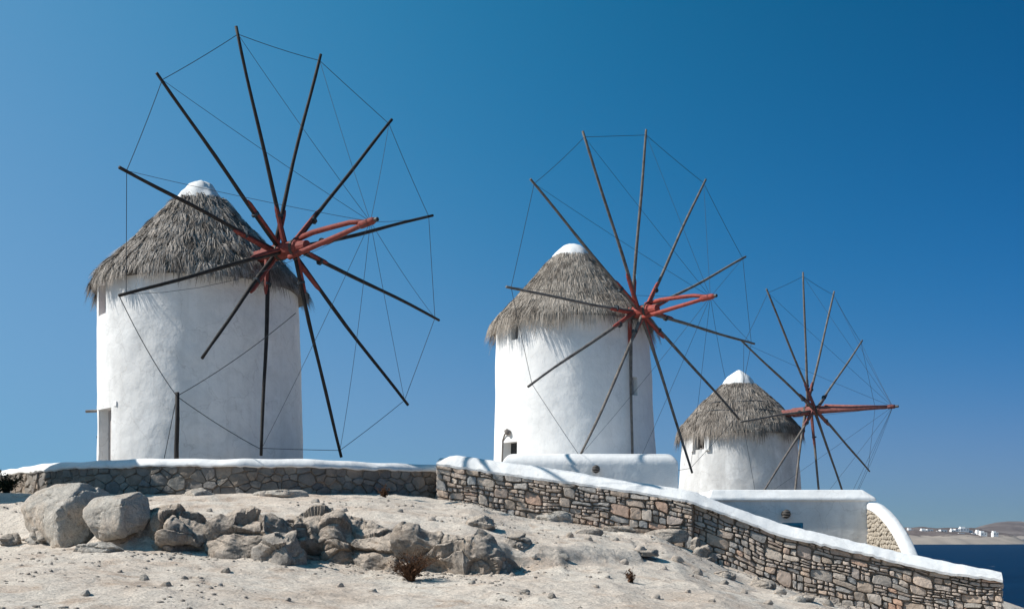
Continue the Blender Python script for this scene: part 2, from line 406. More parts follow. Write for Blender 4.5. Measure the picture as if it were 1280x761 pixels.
BACK = np.array([(-16,30,1.2),(-12,30,1.3),(-8,30,1.35),(-8,27,1.35),(-8,36,1.3),(-3,30,1.3),(-3,27.5,1.3),(-3,38,1.5),(2,38,2.2),(5,38,1.6),(2,35.5,2.0),(-.5,30,.9),
    (-1,27,.9),(1,28,.4),(3,27,-.3),(5,27,-1.1),(6.5,27,-1.6),(8,27,-1.75),(10,26,-1.75),(10.5,27,-2.0),(7,36,-.6),(9,40,-.9),(5,34,-.2),(6,42,.3),(10,45,-.2),(10.3,50.6,-.4),(8,52,-.5),(14,50,-1.5),(17,50,-5),
    (11.5,30,-3.0),(13,33,-5),(14,28,-3.2),(13,25.8,-1.75),(12,25.2,-1.66),(17,30,-6),(16,25,-2.6),(-30,32,0),(-20,60,-6),(0,60,-4),(10,64,-6),(25,60,-14),(30,35,-13),(0,80,-14),(-40,80,-12),(20,90,-18)])
def ground(X, Y, detail=True):
    X = np.asarray(X, float); Y = np.asarray(Y, float)
    base = base_z(Y)
    O = np.interp(X, OX, OZ)
    tilt = tilt_z(X, Y)
    by = np.interp(X, BX, BY)
    n1 = fbm(X*.55, Y*.55, None, 3, 4)
    n2 = ridged(X*1.1, Y*1.1, None, 11, 4)
    soft = sstep(-7.5, -10, X)                       # the bank fades out on the left
    bw = .8+1.4*soft
    S = sstep(0, 1, (Y-by-.25+.12*n1)/bw)
    S = .66*S+.34*sstep(0, 1, (Y-by-1.)/np.maximum(25.3-by-1., 1.))
    S = np.where(X > 2.5, 0, S)
    f = base+np.where(O > 0, O*S, O)+tilt*(1-S)
    bankm = np.exp(-((Y-by-.3)/.8)**2)*np.where(X > .9, 0, 1)*(1-.6*soft)
    slab = np.exp(-((X-3.5)/1.6)**2-((Y-24.6)/.8)**2)
    # behind the walls
    d2 = (X[..., None]-BACK[:, 0])**2+(Y[..., None]-BACK[:, 1])**2
    w = 1/(d2+.3)**2
    bk = (w*BACK[:, 2]).sum(-1)/w.sum(-1)
    far = np.hypot(X-0, (Y-25)*1.0)
    bk = bk-14*sstep(60, 130, far)
    yw = np.where(X < -1.9, wall_y(W1P, X), wall_y(W2P, X))
    t = np.where(X < 10.9, sstep(.18, .42, Y-yw), sstep(-.6, 1.4, Y-yw))
    t = np.where(X < W1P[0, 0], sstep(-2, 3, Y-34), t)
    z = f*(1-t)+bk*t
    z = z-16*sstep(90, 190, far)*(1-t)*np.where(X > 0, 1, .0)
    if detail:
        z = z+(.045*n1+.020*fbm(X*2.3, Y*2.3, None, 21, 4))*(1-t)
        z = z+bankm*.03*n2
        z = z+slab*.05*ridged(X*1.3, Y*2.5, None, 41, 3)
        z = z+.010*fbm(X*8, Y*8, None, 51, 3)*(1-t)
    return z+ZC
def gz(x, y): return float(ground(np.array([x]), np.array([y]))[0])

def axis(fine0, fine1, st, lo, hi, g=1.12):
    a = list(np.arange(fine0, fine1, st)); s = st
    while a[-1] < hi: s = min(s*g, 15); a.append(a[-1]+s)
    b = []; s = st; v = fine0
    while v > lo: s = min(s*g, 15); v -= s; b.append(v)
    return np.array(b[::-1]+a)
gx = axis(-12.8, 12.2, .06, -220, 220)
gy = np.unique(np.r_[axis(10.5, 28.6, .07, -80, 220, 1.09), np.arange(14.6, 21.4, .035)]); gy = gy[np.r_[True, np.diff(gy) > .012]]
XX, YY = np.meshgrid(gx, gy)
ZZ = np.concatenate([ground(XX[i:i+40], YY[i:i+40]) for i in range(0, len(gy), 40)])
V = np.stack([XX.ravel(), YY.ravel(), ZZ.ravel()], 1)
nx = len(gx); I = (np.arange(len(gy)-1)[:, None]*nx+np.arange(nx-1)[None]).ravel()
Q = np.stack([I, I+1, I+nx+1, I+nx], 1)
go = bpy.data.objects.new('ground', big_mesh('ground', V, Q, M['ground'])); C.objects.link(go); tag(go, kind='structure')

# ------------------------------------------------------------------ sea and far shore
mb = MB(); ring = [0, 60, 200, 700, 2500, 9000]
N = 48
Vs = [(0, 0, 0)]+[(r*math.cos(2*math.pi*k/N), r*math.sin(2*math.pi*k/N), 0) for r in ring[1:] for k in range(N)]
Fs = [(0, 1+k, 1+(k+1) % N) for k in range(N)]
for i in range(len(ring)-2):
    for k in range(N): a = 1+i*N+k; c = 1+i*N+(k+1) % N; Fs.append((a, a+N, c+N, c))
tag(mk('sea', Vs, Fs, M['sea'], origin=(0, 0, 0)), kind='structure')

def land(name, x0, x1, y0, y1, hfun, nxs=150, nys=40):
    xs = np.linspace(x0, x1, nxs); ys = y0+(y1-y0)*np.linspace(0, 1, nys)**1.6
    A, B = np.meshgrid(xs, ys); Z = hfun(A, B)
    Vv = np.stack([A.ravel(), B.ravel(), Z.ravel()], 1)
    I = (np.arange(nys-1)[:, None]*nxs+np.arange(nxs-1)[None]).ravel()
    o = bpy.data.objects.new(name, big_mesh(name, Vv, np.stack([I, I+1, I+nxs+1, I+nxs], 1), M['land'])); C.objects.link(o)
    return tag(o, kind='structure')
def h_near(A, B):
    px = 640+A/B*F
    shore = 1690+50*fbm(A*.006, A*0, None, 5, 4)
    up = sstep(0, 130, B-shore)
    ends = sstep(1292, 1262, px)*sstep(330, 450, A)
    prof = np.interp(px, [1000, 1115, 1160, 1190, 1210, 1230, 1255, 1275, 1300], [24, 23, 24, 24, 24, 21, 15, 8, 0])
    h = prof*up*(.55+.45*sstep(120, 420, B-shore))+6*fbm(A*.01, B*.01, None, 7, 5)*up
    return np.where((ends*up) > .01, h*ends, 0)-4*(1-sstep(0, .15, up*ends))
land('near_headland', 250, 1250, 1600, 2500, h_near, 260, 70)
def h_far(A, B):
    px = 640+A/B*F
    py = np.interp(px, [900, 1100, 1150, 1165, 1185, 1205, 1225, 1245, 1262, 1300, 1400, 1600], [676, 663, 657.5, 659, 663, 662, 656, 651, 650, 653, 662, 674])
    top = ZC+(HOR-py)/F*5000
    s = sstep(4400, 5000, B)*(1-.5*sstep(5000, 6000, B))
    return top*s+9*fbm(A*.003, B*.003, None, 9, 5)*s-3*(1-sstep(0, .1, s))
land('far_hills', 800, 4000, 4300, 6300, h_far, 200, 50)
rng = random.Random(8)
def far_house(px, py, w, h, k):
    d = 1690+rng.uniform(200, 330); p = W(px, py, d); z0 = float(h_near(np.array([p[0]]), np.array([p[1]]))[0])-1.5
    s = d/F; mbh = MB(); ww = w*s; hh = p[2]+h*s
    D = 10
    mbh.box((p[0]-ww/2, d, z0), (p[0]+ww/2, d+D, hh))
    if k % 2 == 0: mbh.box((p[0]-ww*.42, d+2.2, hh-.01), (p[0]+ww*.12, d+D-1, hh+2.6))
    else: mbh.box((p[0]-ww*.5-5, d+2, z0), (p[0]-ww*.5+.01, d+D-1, hh-2.2))
    o = thing('far_house', (p[0], d, z0), 'tiny white flat-roofed house on the headland across the bay', 'house', 'white houses across the bay')
    wl_ = mbh.build('wall', M['far_white'], o); mw = MB()
    for i in range(max(2, int(ww/5))):
        x = p[0]-ww/2+ww*(i+.5)/max(2, int(ww/5)); mw.box((x-.7, d-.05, hh-3.4), (x+.7, d+.2, hh-1.6))
    w_ = mw.build('window_row', M['dark'], o); w_['kind'] = 'stuff'
for k, (px, py, w, h) in enumerate([(1124,665,7,3),(1131,664.5,8,3.2),(1139,665,7,3.6),(1148,664,9,3.2),(1156,665,8,3),(1163,664,7,3),(1172,665,5,2.4),(1180,664.5,8,3),
        (1186,668,5,2),(1198,664.5,7,4),(1206,664,11,4.2),(1213,665.5,6,3),(1230,668,8,3),(1238,669,9,2.6),(1245,668.5,6,3.4),(1218,668,5,2),(1127,668,5,2.2),(1144,668,6,2.2),(1160,668.5,6,2),(1168,667,5,2.4),(1192,665,5,3),(1202,668,7,2.4),(1224,666,5,2.4),(1252,670,5,2)]):
    far_house(px, py, w, h, k)

# ------------------------------------------------------------------ stone walls
def clip(poly, a, b, c):               # keep a*x+b*y<=c
    out = []
    for i in range(len(poly)):
        p = poly[i]; q = poly[(i+1) % len(poly)]
        dp = a*p[0]+b*p[1]-c; dq = a*q[0]+b*q[1]-c
        if dp <= 0: out.append(p)
        if (dp < 0) != (dq < 0) and dp != dq:
            t = dp/(dp-dq); out.append((p[0]+t*(q[0]-p[0]), p[1]+t*(q[1]-p[1])))
    return out
def cells(pts, wts, asp, s0, s1, topf, botf):
    """power diagram of (s,z) sites; asp squeezes s so the cells come out longer than tall"""
    P = np.array([(s/asp, z) for s, z in pts]); Wt = np.array(wts); res = []
    for i in range(len(P)):
        d = ((P-P[i])**2).sum(1); order = np.argsort(d)[1:36]
        x, y = P[i]; R = .7
        poly = [(x-R, y-R), (x+R, y-R), (x+R, y+R), (x-R, y+R)]
        for j in order:
            a, b = 2*(P[j]-P[i]); c = (P[j]**2).sum()-(P[i]**2).sum()-(Wt[j]-Wt[i])
            poly = clip(poly, a, b, c)
            if len(poly) < 3: break
        poly = [(p[0]*asp, p[1]) for p in poly]
        if len(poly) < 3: res.append([]); continue
        s = pts[i][0]; e = .12
        ms = (topf(s+e)-topf(s-e))/(2*e); poly = clip(poly, -ms, 1, topf(s)-ms*s)
        if len(poly) >= 3:
            ms = (botf(s+e)-botf(s-e))/(2*e); poly = clip(poly, ms, -1, -(botf(s)-ms*s))
        if len(poly) >= 3: poly = clip(poly, -1, 0, -s0)
        if len(poly) >= 3: poly = clip(poly, 1, 0, s1)
        res.append(poly if len(poly) >= 3 else [])
    return res
def area(p): return .5*abs(sum(p[i][0]*p[(i+1) % len(p)][1]-p[(i+1) % len(p)][0]*p[i][1] for i in range(len(p))))
def stone_mesh(poly, rnd, gap, proud, place):
    P = np.array(poly); c = P.mean(0)
    # inset
    ext = P.max(0)-P.min(0); k = 1-2*gap/np.maximum(ext, .05); P = c+(P-c)*k
    # merge short edges, round corners
    Qn = []
    for i in range(len(P)):
        if np.hypot(*(P[i]-P[i-1])) > .02: Qn.append(P[i])
    P = np.array(Qn) if len(Qn) >= 3 else P
    nw = []
    for i in range(len(P)):
        a = P[i]; b = P[(i+1) % len(P)]; u = rnd.uniform(.07, .20); v = rnd.uniform(.07, .20); mid = (a+b)/2; nn_ = np.array([-(b-a)[1], (b-a)[0]])
        nw += [a+(b-a)*u, mid+nn_*rnd.uniform(-.05, .05), b-(b-a)*v]
    P = np.array(nw)
    if len(P) > 18: P = P[np.unique(np.linspace(0, len(P)-1, 18).round().astype(int))]
    n = len(P); tx = rnd.uniform(-.16, .16); tz = rnd.uniform(-.25, .10)
    Vv = []; Fc = []
    for sc, dp in ((1., -.07), (.985, proud*.55), (.90, proud*.93), (.55, proud*1.0)):
        for q in P:
            o = c+(q-c)*sc*(1+rnd.uniform(-.02, .02))
            dd = dp+((o[0]-c[0])*tx+(o[1]-c[1])*tz if dp > 0 else 0)+(rnd.uniform(-.009, .009) if dp > 0 else 0)
            Vv.append(place(o[0], o[1], dd))
    Vv.append(place(c[0], c[1], proud*1.03))
    for r in range(3):
        for k in range(n): Fc.append((r*n+k, r*n+(k+1) % n, (r+1)*n+(k+1) % n, (r+1)*n+k))
    for k in range(n): Fc.append((3*n+k, 3*n+(k+1) % n, 4*n))
    return Vv, Fc
def extrude_path(P, S, ss, section):
    """section(s) -> list of (offset towards camera, z); closed solid along the path"""
    Vv = []; Fc = []; k = None
    for s in ss:
        x, y, tx, ty = wall_at(P, S, s); sec = section(s); k = len(sec)
        for o, z in sec: Vv.append((x+ty*o, y-tx*o, z))
    for i in range(len(ss)-1):
        for j in range(k):
            a = i*k+j; b = i*k+(j+1) % k; Fc.append((a, b, b+k, a+k))
    Fc.append(tuple(range(k))[::-1]); Fc.append(tuple((len(ss)-1)*k+j for j in range(k)))
    return Vv, Fc
def sites(rnd, s0, s1, topf, botf, rowh, len_lo, len_hi, bigp):
    pts = []; wts = []
    hmax = max(topf(s)-botf(s) for s in np.linspace(s0, s1, 30)); rows = int(hmax/rowh)+1
    for r in range(rows):
        s = s0+rnd.uniform(0, .15)
        while s < s1:
            L = rnd.uniform(len_lo, len_hi)*(1.4 if rnd.random() < .12 else 1)
            H = topf(s)-botf(s); z = topf(s)-rowh*(r+.5)+rnd.uniform(-.5, .5)*rowh*.75
            if z > botf(s)-rowh*.3:
                pts.append((s+L/2, z)); wts.append(rnd.uniform(-.004, .004)+(.016 if rnd.random() < bigp else 0))
            s += L
    return pts, wts

def face_stones(parent, P, S, pts, wts, asp, s0, s1, topf, botf, off, seed, mat, gap, pr):
    rnd = random.Random(seed); n = 0
    polys = [p for p in cells(pts, wts, asp, s0, s1, topf, botf) if p and area(p) > .0025]
    polys.sort(key=area, reverse=True)
    chips = MB()
    for poly in polys:
        def place(s, z, d):
            x, y, tx, ty = wall_at(P, S, s); o = off(s)+d
            return (x+ty*o, y-tx*o, z)
        Vv, Fc = stone_mesh(poly, rnd, gap, rnd.uniform(*pr), place)
        if n < 295:
            c = np.mean(Vv, 0); mk('stone', Vv, Fc, mat, parent, origin=c, smooth=True).data.set_sharp_from_angle(angle=.6); n += 1
        else: chips.add(Vv, Fc)
    if chips.v: tag(chips.build('small_stones', mat, parent, smooth=True), kind='stuff')

# --- terrace wall round the first mill
w1 = thing('terrace_wall', (W1P[7, 0], W1P[7, 1], gz(W1P[7, 0], W1P[7, 1]-.1)-.1), 'low curved grey stone terrace wall with whitewashed top in front of the largest mill', 'wall')
T1 = ZC+1.79; CAP1 = .20
f1 = lambda s: ground(np.array([wall_at(W1P, W1S, s)[0]]), np.array([wall_at(W1P, W1S, s)[1]-.25]))[0]
ss1 = np.arange(0, W1S[-1]+.01, .25)
fz1 = np.array([f1(s) for s in ss1]); bot1 = lambda s: float(np.interp(s, ss1, fz1))-.08
top1 = lambda s: T1-CAP1+.012*math.sin(s*2.1)+.010*math.sin(s*5.3+1)
Vv, Fc = extrude_path(W1P, W1S, ss1, lambda s: [(-.02, bot1(s)-.3), (-.02, top1(s)+.02), (-.52, top1(s)+.02), (-.52, bot1(s)-.3)])
mk('core', Vv, Fc, M['mortar'], w1)
JN1 = np.random.default_rng(6).normal(0, 1, 300)
def cap1(s):
    j = .012*math.sin(s*3.3)+.010*math.sin(s*7.1+2); t = T1+.012*math.sin(s*1.7)+.008*math.sin(s*4.9)
    j += .006*float(JN1[int(s*10) % 300]); b = top1(s)+.010*float(JN1[int(s*10+70) % 300])
    return [(.055+j, b), (.062+j, b+.045), (-.03+j, t-.07), (-.16, t), (-.46, t), (-.56, t-.05), (-.60, b+.07), (-.59, b)]
ss1f = np.arange(0, W1S[-1]+.01, .1)
Vv, Fc = extrude_path(W1P, W1S, ss1f, cap1); mk('coping', Vv, Fc, M['cap_white'], w1, smooth=True)
r = random.Random(4)
pts, wts = sites(r, .2, W1S[-1], top1, bot1, .165, .11, .48, .26)
face_stones(w1, W1P, W1S, pts, wts, 1.3, .1, W1S[-1]-.02, top1, bot1, lambda s: -.02, 5, M['stone_grey'], .005, (.012, .065))

# --- sloping wall going down to the sea
w2 = thing('sloping_wall', (W2P[5, 0], W2P[5, 1], gz(W2P[5, 0], W2P[5, 1]-.1)-.1), 'dry-stone wall with smooth white coping sloping down towards the sea', 'wall')
Lw2 = W2S[-1]
ss2 = np.arange(0, Lw2+.001, Lw2/80)
top2 = lambda s: ZC+float(np.interp(s, W2S, W2ZB))
cap2t = lambda s: ZC+float(np.interp(s, W2S, W2ZT))
fz2 = np.array([float(ground(np.array([wall_at(W2P, W2S, s)[0]]), np.array([wall_at(W2P, W2S, s)[1]-.35]))[0]) for s in ss2])
bot2 = lambda s: float(np.interp(s, ss2, fz2))-.10
S_STEP = float(np.interp(866, W2PX, W2S))
off2 = lambda s: .0 if s < S_STEP else -.24
Vv, Fc = extrude_path(W2P, W2S, [s for s in ss2 if s < S_STEP]+[S_STEP-.01, S_STEP+.01]+[s for s in ss2 if s > S_STEP+.01],
    lambda s: [(off2(s)-.025, bot2(s)-.4), (off2(s)-.025, top2(s)+.02), (-.62, top2(s)+.02), (-.62, bot2(s)-.4)])
mk('core', Vv, Fc, M['mortar'], w2)
ss2f = np.arange(0, Lw2+.001, Lw2/150)
JN = np.random.default_rng(5).normal(0, 1, (4, 400))
def jn(k, s): return float(np.interp(s/.085, np.arange(400), JN[k]))
def cap2(s):
    b = top2(s)+.011*jn(0, s); t = cap2t(s)+.006*jn(1, s); h = t-b; e = sstep(0, .35, s)
    j = .007*math.sin(s*2.9)+.007*jn(2, s); o = -.13*float(sstep(S_STEP-.5, S_STEP+1.2, s))
    return [(.045+j+o, b-.01), (.055+j+o, b+.045), (-.05+j+o, b+.045+(t-b-.07)*.55), (-.18+j+o, t-.025), (-.24+o, t), (-.58, t), (-.64, t-.05), (-.68, b+.05), (-.68, b-.01)]
Vv, Fc = extrude_path(W2P, W2S, ss2f, cap2); mk('coping', Vv, Fc, M['cap_white'], w2, smooth=True).data.set_sharp_from_angle(angle=.5)
r = random.Random(12); allp = []
def rubble(s0, s1):
    """random coursed rubble: bands that follow the slope, cut into blocks, the blocks into slabs and chips"""
    band = 0.
    hmax = max(top2(s)-bot2(s) for s in np.linspace(s0, s1, 20))
    while band < hmax+.1:
        H = r.uniform(.20, .31) if band else r.uniform(.10, .15)
        lo = lambda s, d=band+H: top2(s)-d+.035*math.sin(s*2.3+d*9)+.02*math.sin(s*5.9+d*4); hi = (lambda s, d=band: top2(s)-d+.035*math.sin(s*2.3+d*9)+.02*math.sin(s*5.9+d*4)) if band else top2
        s = s0
        while s < s1-.05:
            L = r.uniform(.20, .52); e = min(s+L, s1)
            if s1-e < .14: e = s1
            k = r.random(); n = 1 if k < .30 else 2 if k < .75 else 3
            if band == 0: n = r.choice((1, 1, 2))
            cuts = [0]+sorted((i+r.uniform(-.22, .22))/n for i in range(1, n))+[1]
            for a, b in zip(cuts[:-1], cuts[1:]):
                w = e-s; m = 1
                if n > 1 and r.random() < .55: m = 2
                if n > 1 and w > .38 and r.random() < .5: m = 3
                xs = [0]+sorted((i+r.uniform(-.28, .28))/m for i in range(1, m))+[1]
                for u, v in zip(xs[:-1], xs[1:]):
                    g = lambda: r.uniform(.0, .016)
                    x0 = s+w*u; x1 = s+w*v
                    def P(x, t, dx, dz): return (x+dx, lo(x)+(hi(x)-lo(x))*t+dz)
                    sk = r.uniform(-.12, .12)*(b-a)
                    q = [P(x0, a, g(), g()), P(x1, a, -g(), g()), P(x1, b, -g(), -g()), P(x0, b, g(), -g())]
                    if r.random() < .45: kk = r.randrange(4); c_ = np.mean(q, 0); q[kk] = tuple(np.array(q[kk])*.72+c_*.28)
                    zb_ = bot2((x0+x1)/2)
                    if max(p[1] for p in q) < zb_+.04: continue
                    if x1-x0 > .04 and area(q) > .0015: allp.append(q)
            s = e
        band += H
rubble(0., S_STEP); rubble(S_STEP, Lw2)
allp.sort(key=area, reverse=True)
rnd2 = random.Random(77); chips = MB()
for k, poly in enumerate(allp):
    sc = np.mean([p[0] for p in poly]); ob = off2(sc)
    def place(s, z, d):
        x, y, tx, ty = wall_at(W2P, W2S, s); o = ob+d
        return (x+ty*o, y-tx*o, z)
    Vv, Fc = stone_mesh(poly, rnd2, .002, rnd2.uniform(.025, .085), place)
    if k < 298: mk('stone', Vv, Fc, M['stone'], w2, origin=np.mean(Vv, 0), smooth=True).data.set_sharp_from_angle(angle=.6)
    else: chips.add(Vv, Fc)
# end faces of the wall: left end, the step and the seaward end
for s_e, d0, d1, sg in ((.0, -.6, 0., -1), (Lw2, -.6, -.24, 1)):
    x, y, tx, ty = wall_at(W2P, W2S, s_e)
    z = bot2(s_e)
    while z < top2(s_e)-.05:
        h = rnd2.uniform(.10, .2); d = d0
        while d < d1-.05:
            L = min(rnd2.uniform(.15, .35), d1-d)
            q = [(d, z), (d+L, z), (d+L, min(z+h, top2(s_e))), (d, min(z+h, top2(s_e)))]
            def place(a, zz, o): return (x+ty*a+sg*tx*(o-.02), y-tx*a+sg*ty*(o-.02), zz)
            Vv, Fc = stone_mesh(q, rnd2, .010, rnd2.uniform(.03, .06), place)
            if sg < 0: Fc = [f[::-1] for f in Fc]
            chips.add(Vv, Fc); d += L
        z += h
tag(chips.build('small_stones', M['stone'], w2, smooth=True), kind='stuff')

# ------------------------------------------------------------------ windmills
def make_tower(mill, cx, cy, z0, z1, r0, r1, lean, openings, seed, mat):
    """openings: (phi0, phi1, za, zb); phi measured from -y towards +x"""
    ph = set(np.linspace(-math.pi, math.pi, 97)[:-1].tolist()); zs = set(np.linspace(z0, z1, 40).tolist())
    for a, b, za, zb in openings:
        ph = {p for p in ph if min(abs(p-a), abs(p-b)) > .025} | {a, b}; zs = {z for z in zs if min(abs(z-za), abs(z-zb)) > .04} | {za, zb}
    ph = sorted(ph); zs = sorted(zs); n = len(ph)
    def pt(p, z, dr=0):
        t = (z-z0)/(z1-z0); r = r0+(r1-r0)*t
        r += .025*float(fbm(np.array([math.sin(p)*2.2]), np.array([math.cos(p)*2.2]), np.array([z*.8]), seed, 3)[0])+dr
        return (cx+lean*t+r*math.sin(p), cy-r*math.cos(p), z)
    Vv = [pt(p, z) for z in zs for p in ph]; Fc = []
    for i in range(len(zs)-1):
        for k in range(n):
            pa = ph[k]; pb = ph[(k+1) % n] if k < n-1 else ph[0]+2*math.pi; zm = (zs[i]+zs[i+1])/2; pm = (pa+pb)/2
            if any(a < pm < b and za < zm < zb for a, b, za, zb in openings): continue
            k1 = (k+1) % n; Fc.append((i*n+k, i*n+k1, (i+1)*n+k1, (i+1)*n+k))
    for a, b, za, zb in openings:               # reveals of the openings
        c = []
        for dr in (0, -.34):
            c.append([pt(a, za, dr), pt(b, za, dr), pt(b, zb, dr), pt(a, zb, dr)])
        base = len(Vv); Vv += c[0]+c[1]
        for k in range(4): Fc.append((base+k, base+4+k, base+4+(k+1) % 4, base+(k+1) % 4))
    t = mk('tower', Vv, Fc, mat, mill, smooth=True)
    bm = bmesh.new(); bm.from_mesh(t.data); bmesh.ops.recalc_face_normals(bm, faces=bm.faces); bm.to_mesh(t.data); bm.free()
    try: t.data.set_sharp_from_angle(angle=math.radians(40))
    except Exception: pass
    return t, pt
def panel(name, pt, a, b, za, zb, dr, th, mat, parent):
    o = []
    for d in (dr, dr-th): o += [pt(a, za, d), pt(b, za, d), pt(b, zb, d), pt(a, zb, d)]
    return mk(name, o, [(0,1,2,3),(7,6,5,4),(0,4,5,1),(1,5,6,2),(2,6,7,3),(3,7,4,0)], mat, parent)
def window(pt, a, b, za, zb, frame, tower, glass='dark'):
    w = panel('window', pt, a, b, za, zb, -.26, .04, M[glass], tower)
    return w
def window_frame(pt, a, b, za, zb, mat, tower, k=.16, bars=True):
    da = (b-a)*k; dz = (zb-za)*k*.6; m = MB()
    def pc(a0, a1, z0, z1):
        o = []
        for d in (-.16, -.27): o += [pt(a0, z0, d), pt(a1, z0, d), pt(a1, z1, d), pt(a0, z1, d)]
        m.add(o, [(0,1,2,3),(7,6,5,4),(0,4,5,1),(1,5,6,2),(2,6,7,3),(3,7,4,0)])
    pc(a, a+da, za, zb); pc(b-da, b, za, zb); pc(a+da, b-da, za, za+dz); pc(a+da, b-da, zb-dz, zb)
    if bars: pc((a+b)/2-da*.3, (a+b)/2+da*.3, za+dz, zb-dz)
    return m.build('window_frame', mat, tower)

def make_roof(mill, cx, cy, prof, courses, ntuft, per, tuft_w, lift, seed, mat, ln, wid=.03, droop=.22, wild=.12, holes=()):
    """prof: (r,z) from eave to cap"""
    R = np.array(prof); cum = np.r_[0, np.cumsum(np.hypot(*np.diff(R, axis=0).T))]; tot = cum[-1]
    def at(u):
        return np.interp(u, cum, R[:, 0]), np.interp(u, cum, R[:, 1])
    N = 72; us = np.linspace(0, tot, 26); Vv = []; Fc = []
    for u in us:
        rr, z = at(u)
        for k in range(N):
            a = 2*math.pi*k/N
            q = rr-.05+.05*float(vnoise(np.array([math.cos(a)*3]), np.array([math.sin(a)*3]), np.array([z*2]), seed)[0])
            Vv.append((cx+q*math.sin(a), cy-q*math.cos(a), z))
    for i in range(len(us)-1):
        for k in range(N): Fc.append((i*N+k, i*N+(k+1) % N, (i+1)*N+(k+1) % N, (i+1)*N+k))
    # underside of the eave
    base = len(Vv); r_e = prof[0][0]
    for k in range(N):
        a = 2*math.pi*k/N; Vv.append((cx+(r_e-.5)*math.sin(a), cy-(r_e-.5)*math.cos(a), prof[0][1]+.10))
    for k in range(N): Fc.append((k, base+k, base+(k+1) % N, (k+1) % N))
    ro = mk('roof', Vv, Fc, mat, mill, smooth=True)
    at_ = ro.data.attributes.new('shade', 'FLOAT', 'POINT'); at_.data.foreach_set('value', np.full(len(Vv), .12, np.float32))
    # reeds
    rg = np.random.default_rng(seed)
    U = []; A = []; T = []
    cu = np.linspace(.13, tot-.10, courses)
    for u in cu:
        rr, _ = at(max(u, 0)); nt = max(14, int(ntuft*rr/r_e))
        U.append(u+rg.normal(0, tot/courses*.32, nt)); A.append(rg.uniform(0, 2*math.pi, nt)); 
    U = np.concatenate(U); A = np.concatenate(A); nt = len(U)
    tb = np.clip(rg.normal(.55, .2, nt)+.18*vnoise(A*6, U*3, None, seed), 0, 1); tl = np.abs(rg.normal(0, lift, nt)); rag = np.clip(rg.normal(.1, .35, nt)+.35*vnoise(A*9, A*0, None, seed+3), 0, .9)*.8; td = rg.normal(0, wild, nt)
    ok = np.ones(nt, bool)
    for ha, hu, da, du in holes: ok &= ~((((A-ha+math.pi) % (2*math.pi)-math.pi)/da)**2+((U-tot+hu)/du)**2 < 1)
    idx = np.repeat(np.arange(nt)[ok], per); n = len(idx)
    u = np.clip(U[idx]+rg.normal(0, .07, n), -.05, tot-.03); rr, zz = at(np.maximum(u, 0))
    a = A[idx]+rg.normal(0, tuft_w, n)/np.maximum(rr, .45)
    L = ln*rg.uniform(.6, 1.25, n)*np.where(U[idx] < .35, 1+rag[idx], 1); tilt = td[idx]+rg.normal(0, wild*.6, n)
    rt, zt = at(np.minimum(u+L*.62, tot))            # root, higher up the slope
    re, ze = at(np.maximum(u-L*.38, 0)); over = np.maximum(-(u-L*.38), 0)
    sl = np.array(prof[1])-np.array(prof[0]); sl = sl/np.hypot(*sl)
    nrm = np.array([sl[1], -sl[0]]); nrm = nrm if nrm[0] > 0 else -nrm
    lf = tl[idx]*rg.uniform(.3, 1.2, n)
    aw = tilt*L/np.maximum(rr, .5)
    P0 = (rt-.03, zt-.03, a); P1 = (rr+.03+lf*.5*nrm[0], zz+.03+lf*.5*abs(nrm[1]), a+aw*.55)
    P2 = (re-over*sl[0]*.55+lf*nrm[0]+.015, ze-over*abs(sl[1])*1.05-over*droop+lf*.45*abs(nrm[1]), a+aw)
    w = wid*rg.uniform(.6, 1.3, n); roll = rg.uniform(-.45, .45, n)
    ring = []
    for (rp, zp, ap), k in ((P0, .8), (P1, 1.), (P2, .35)):
        for sg in (-1, 1):
            aa = ap+sg*w*k/2/np.maximum(rp, .4); ring.append(np.stack([cx+rp*np.sin(aa), cy-rp*np.cos(aa), zp+sg*w*k*roll], 1))
    VV = np.stack(ring, 1).reshape(-1, 3); b = np.arange(n)*6
    QQ = np.concatenate([np.stack([b, b+1, b+3, b+2], 1), np.stack([b+2, b+3, b+5, b+4], 1)])
    me = big_mesh('thatch', VV-np.array(WL[mill]), QQ, mat, False)
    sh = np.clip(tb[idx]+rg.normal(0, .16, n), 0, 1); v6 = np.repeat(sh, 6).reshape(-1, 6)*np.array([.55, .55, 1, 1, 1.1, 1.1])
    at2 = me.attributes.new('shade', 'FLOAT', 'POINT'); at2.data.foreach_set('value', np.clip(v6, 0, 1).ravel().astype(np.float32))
    o = bpy.data.objects.new('thatch', me); C.objects.link(o); o.parent = ro; WL[o] = WL[mill]; tag(o, kind='stuff')
    return ro
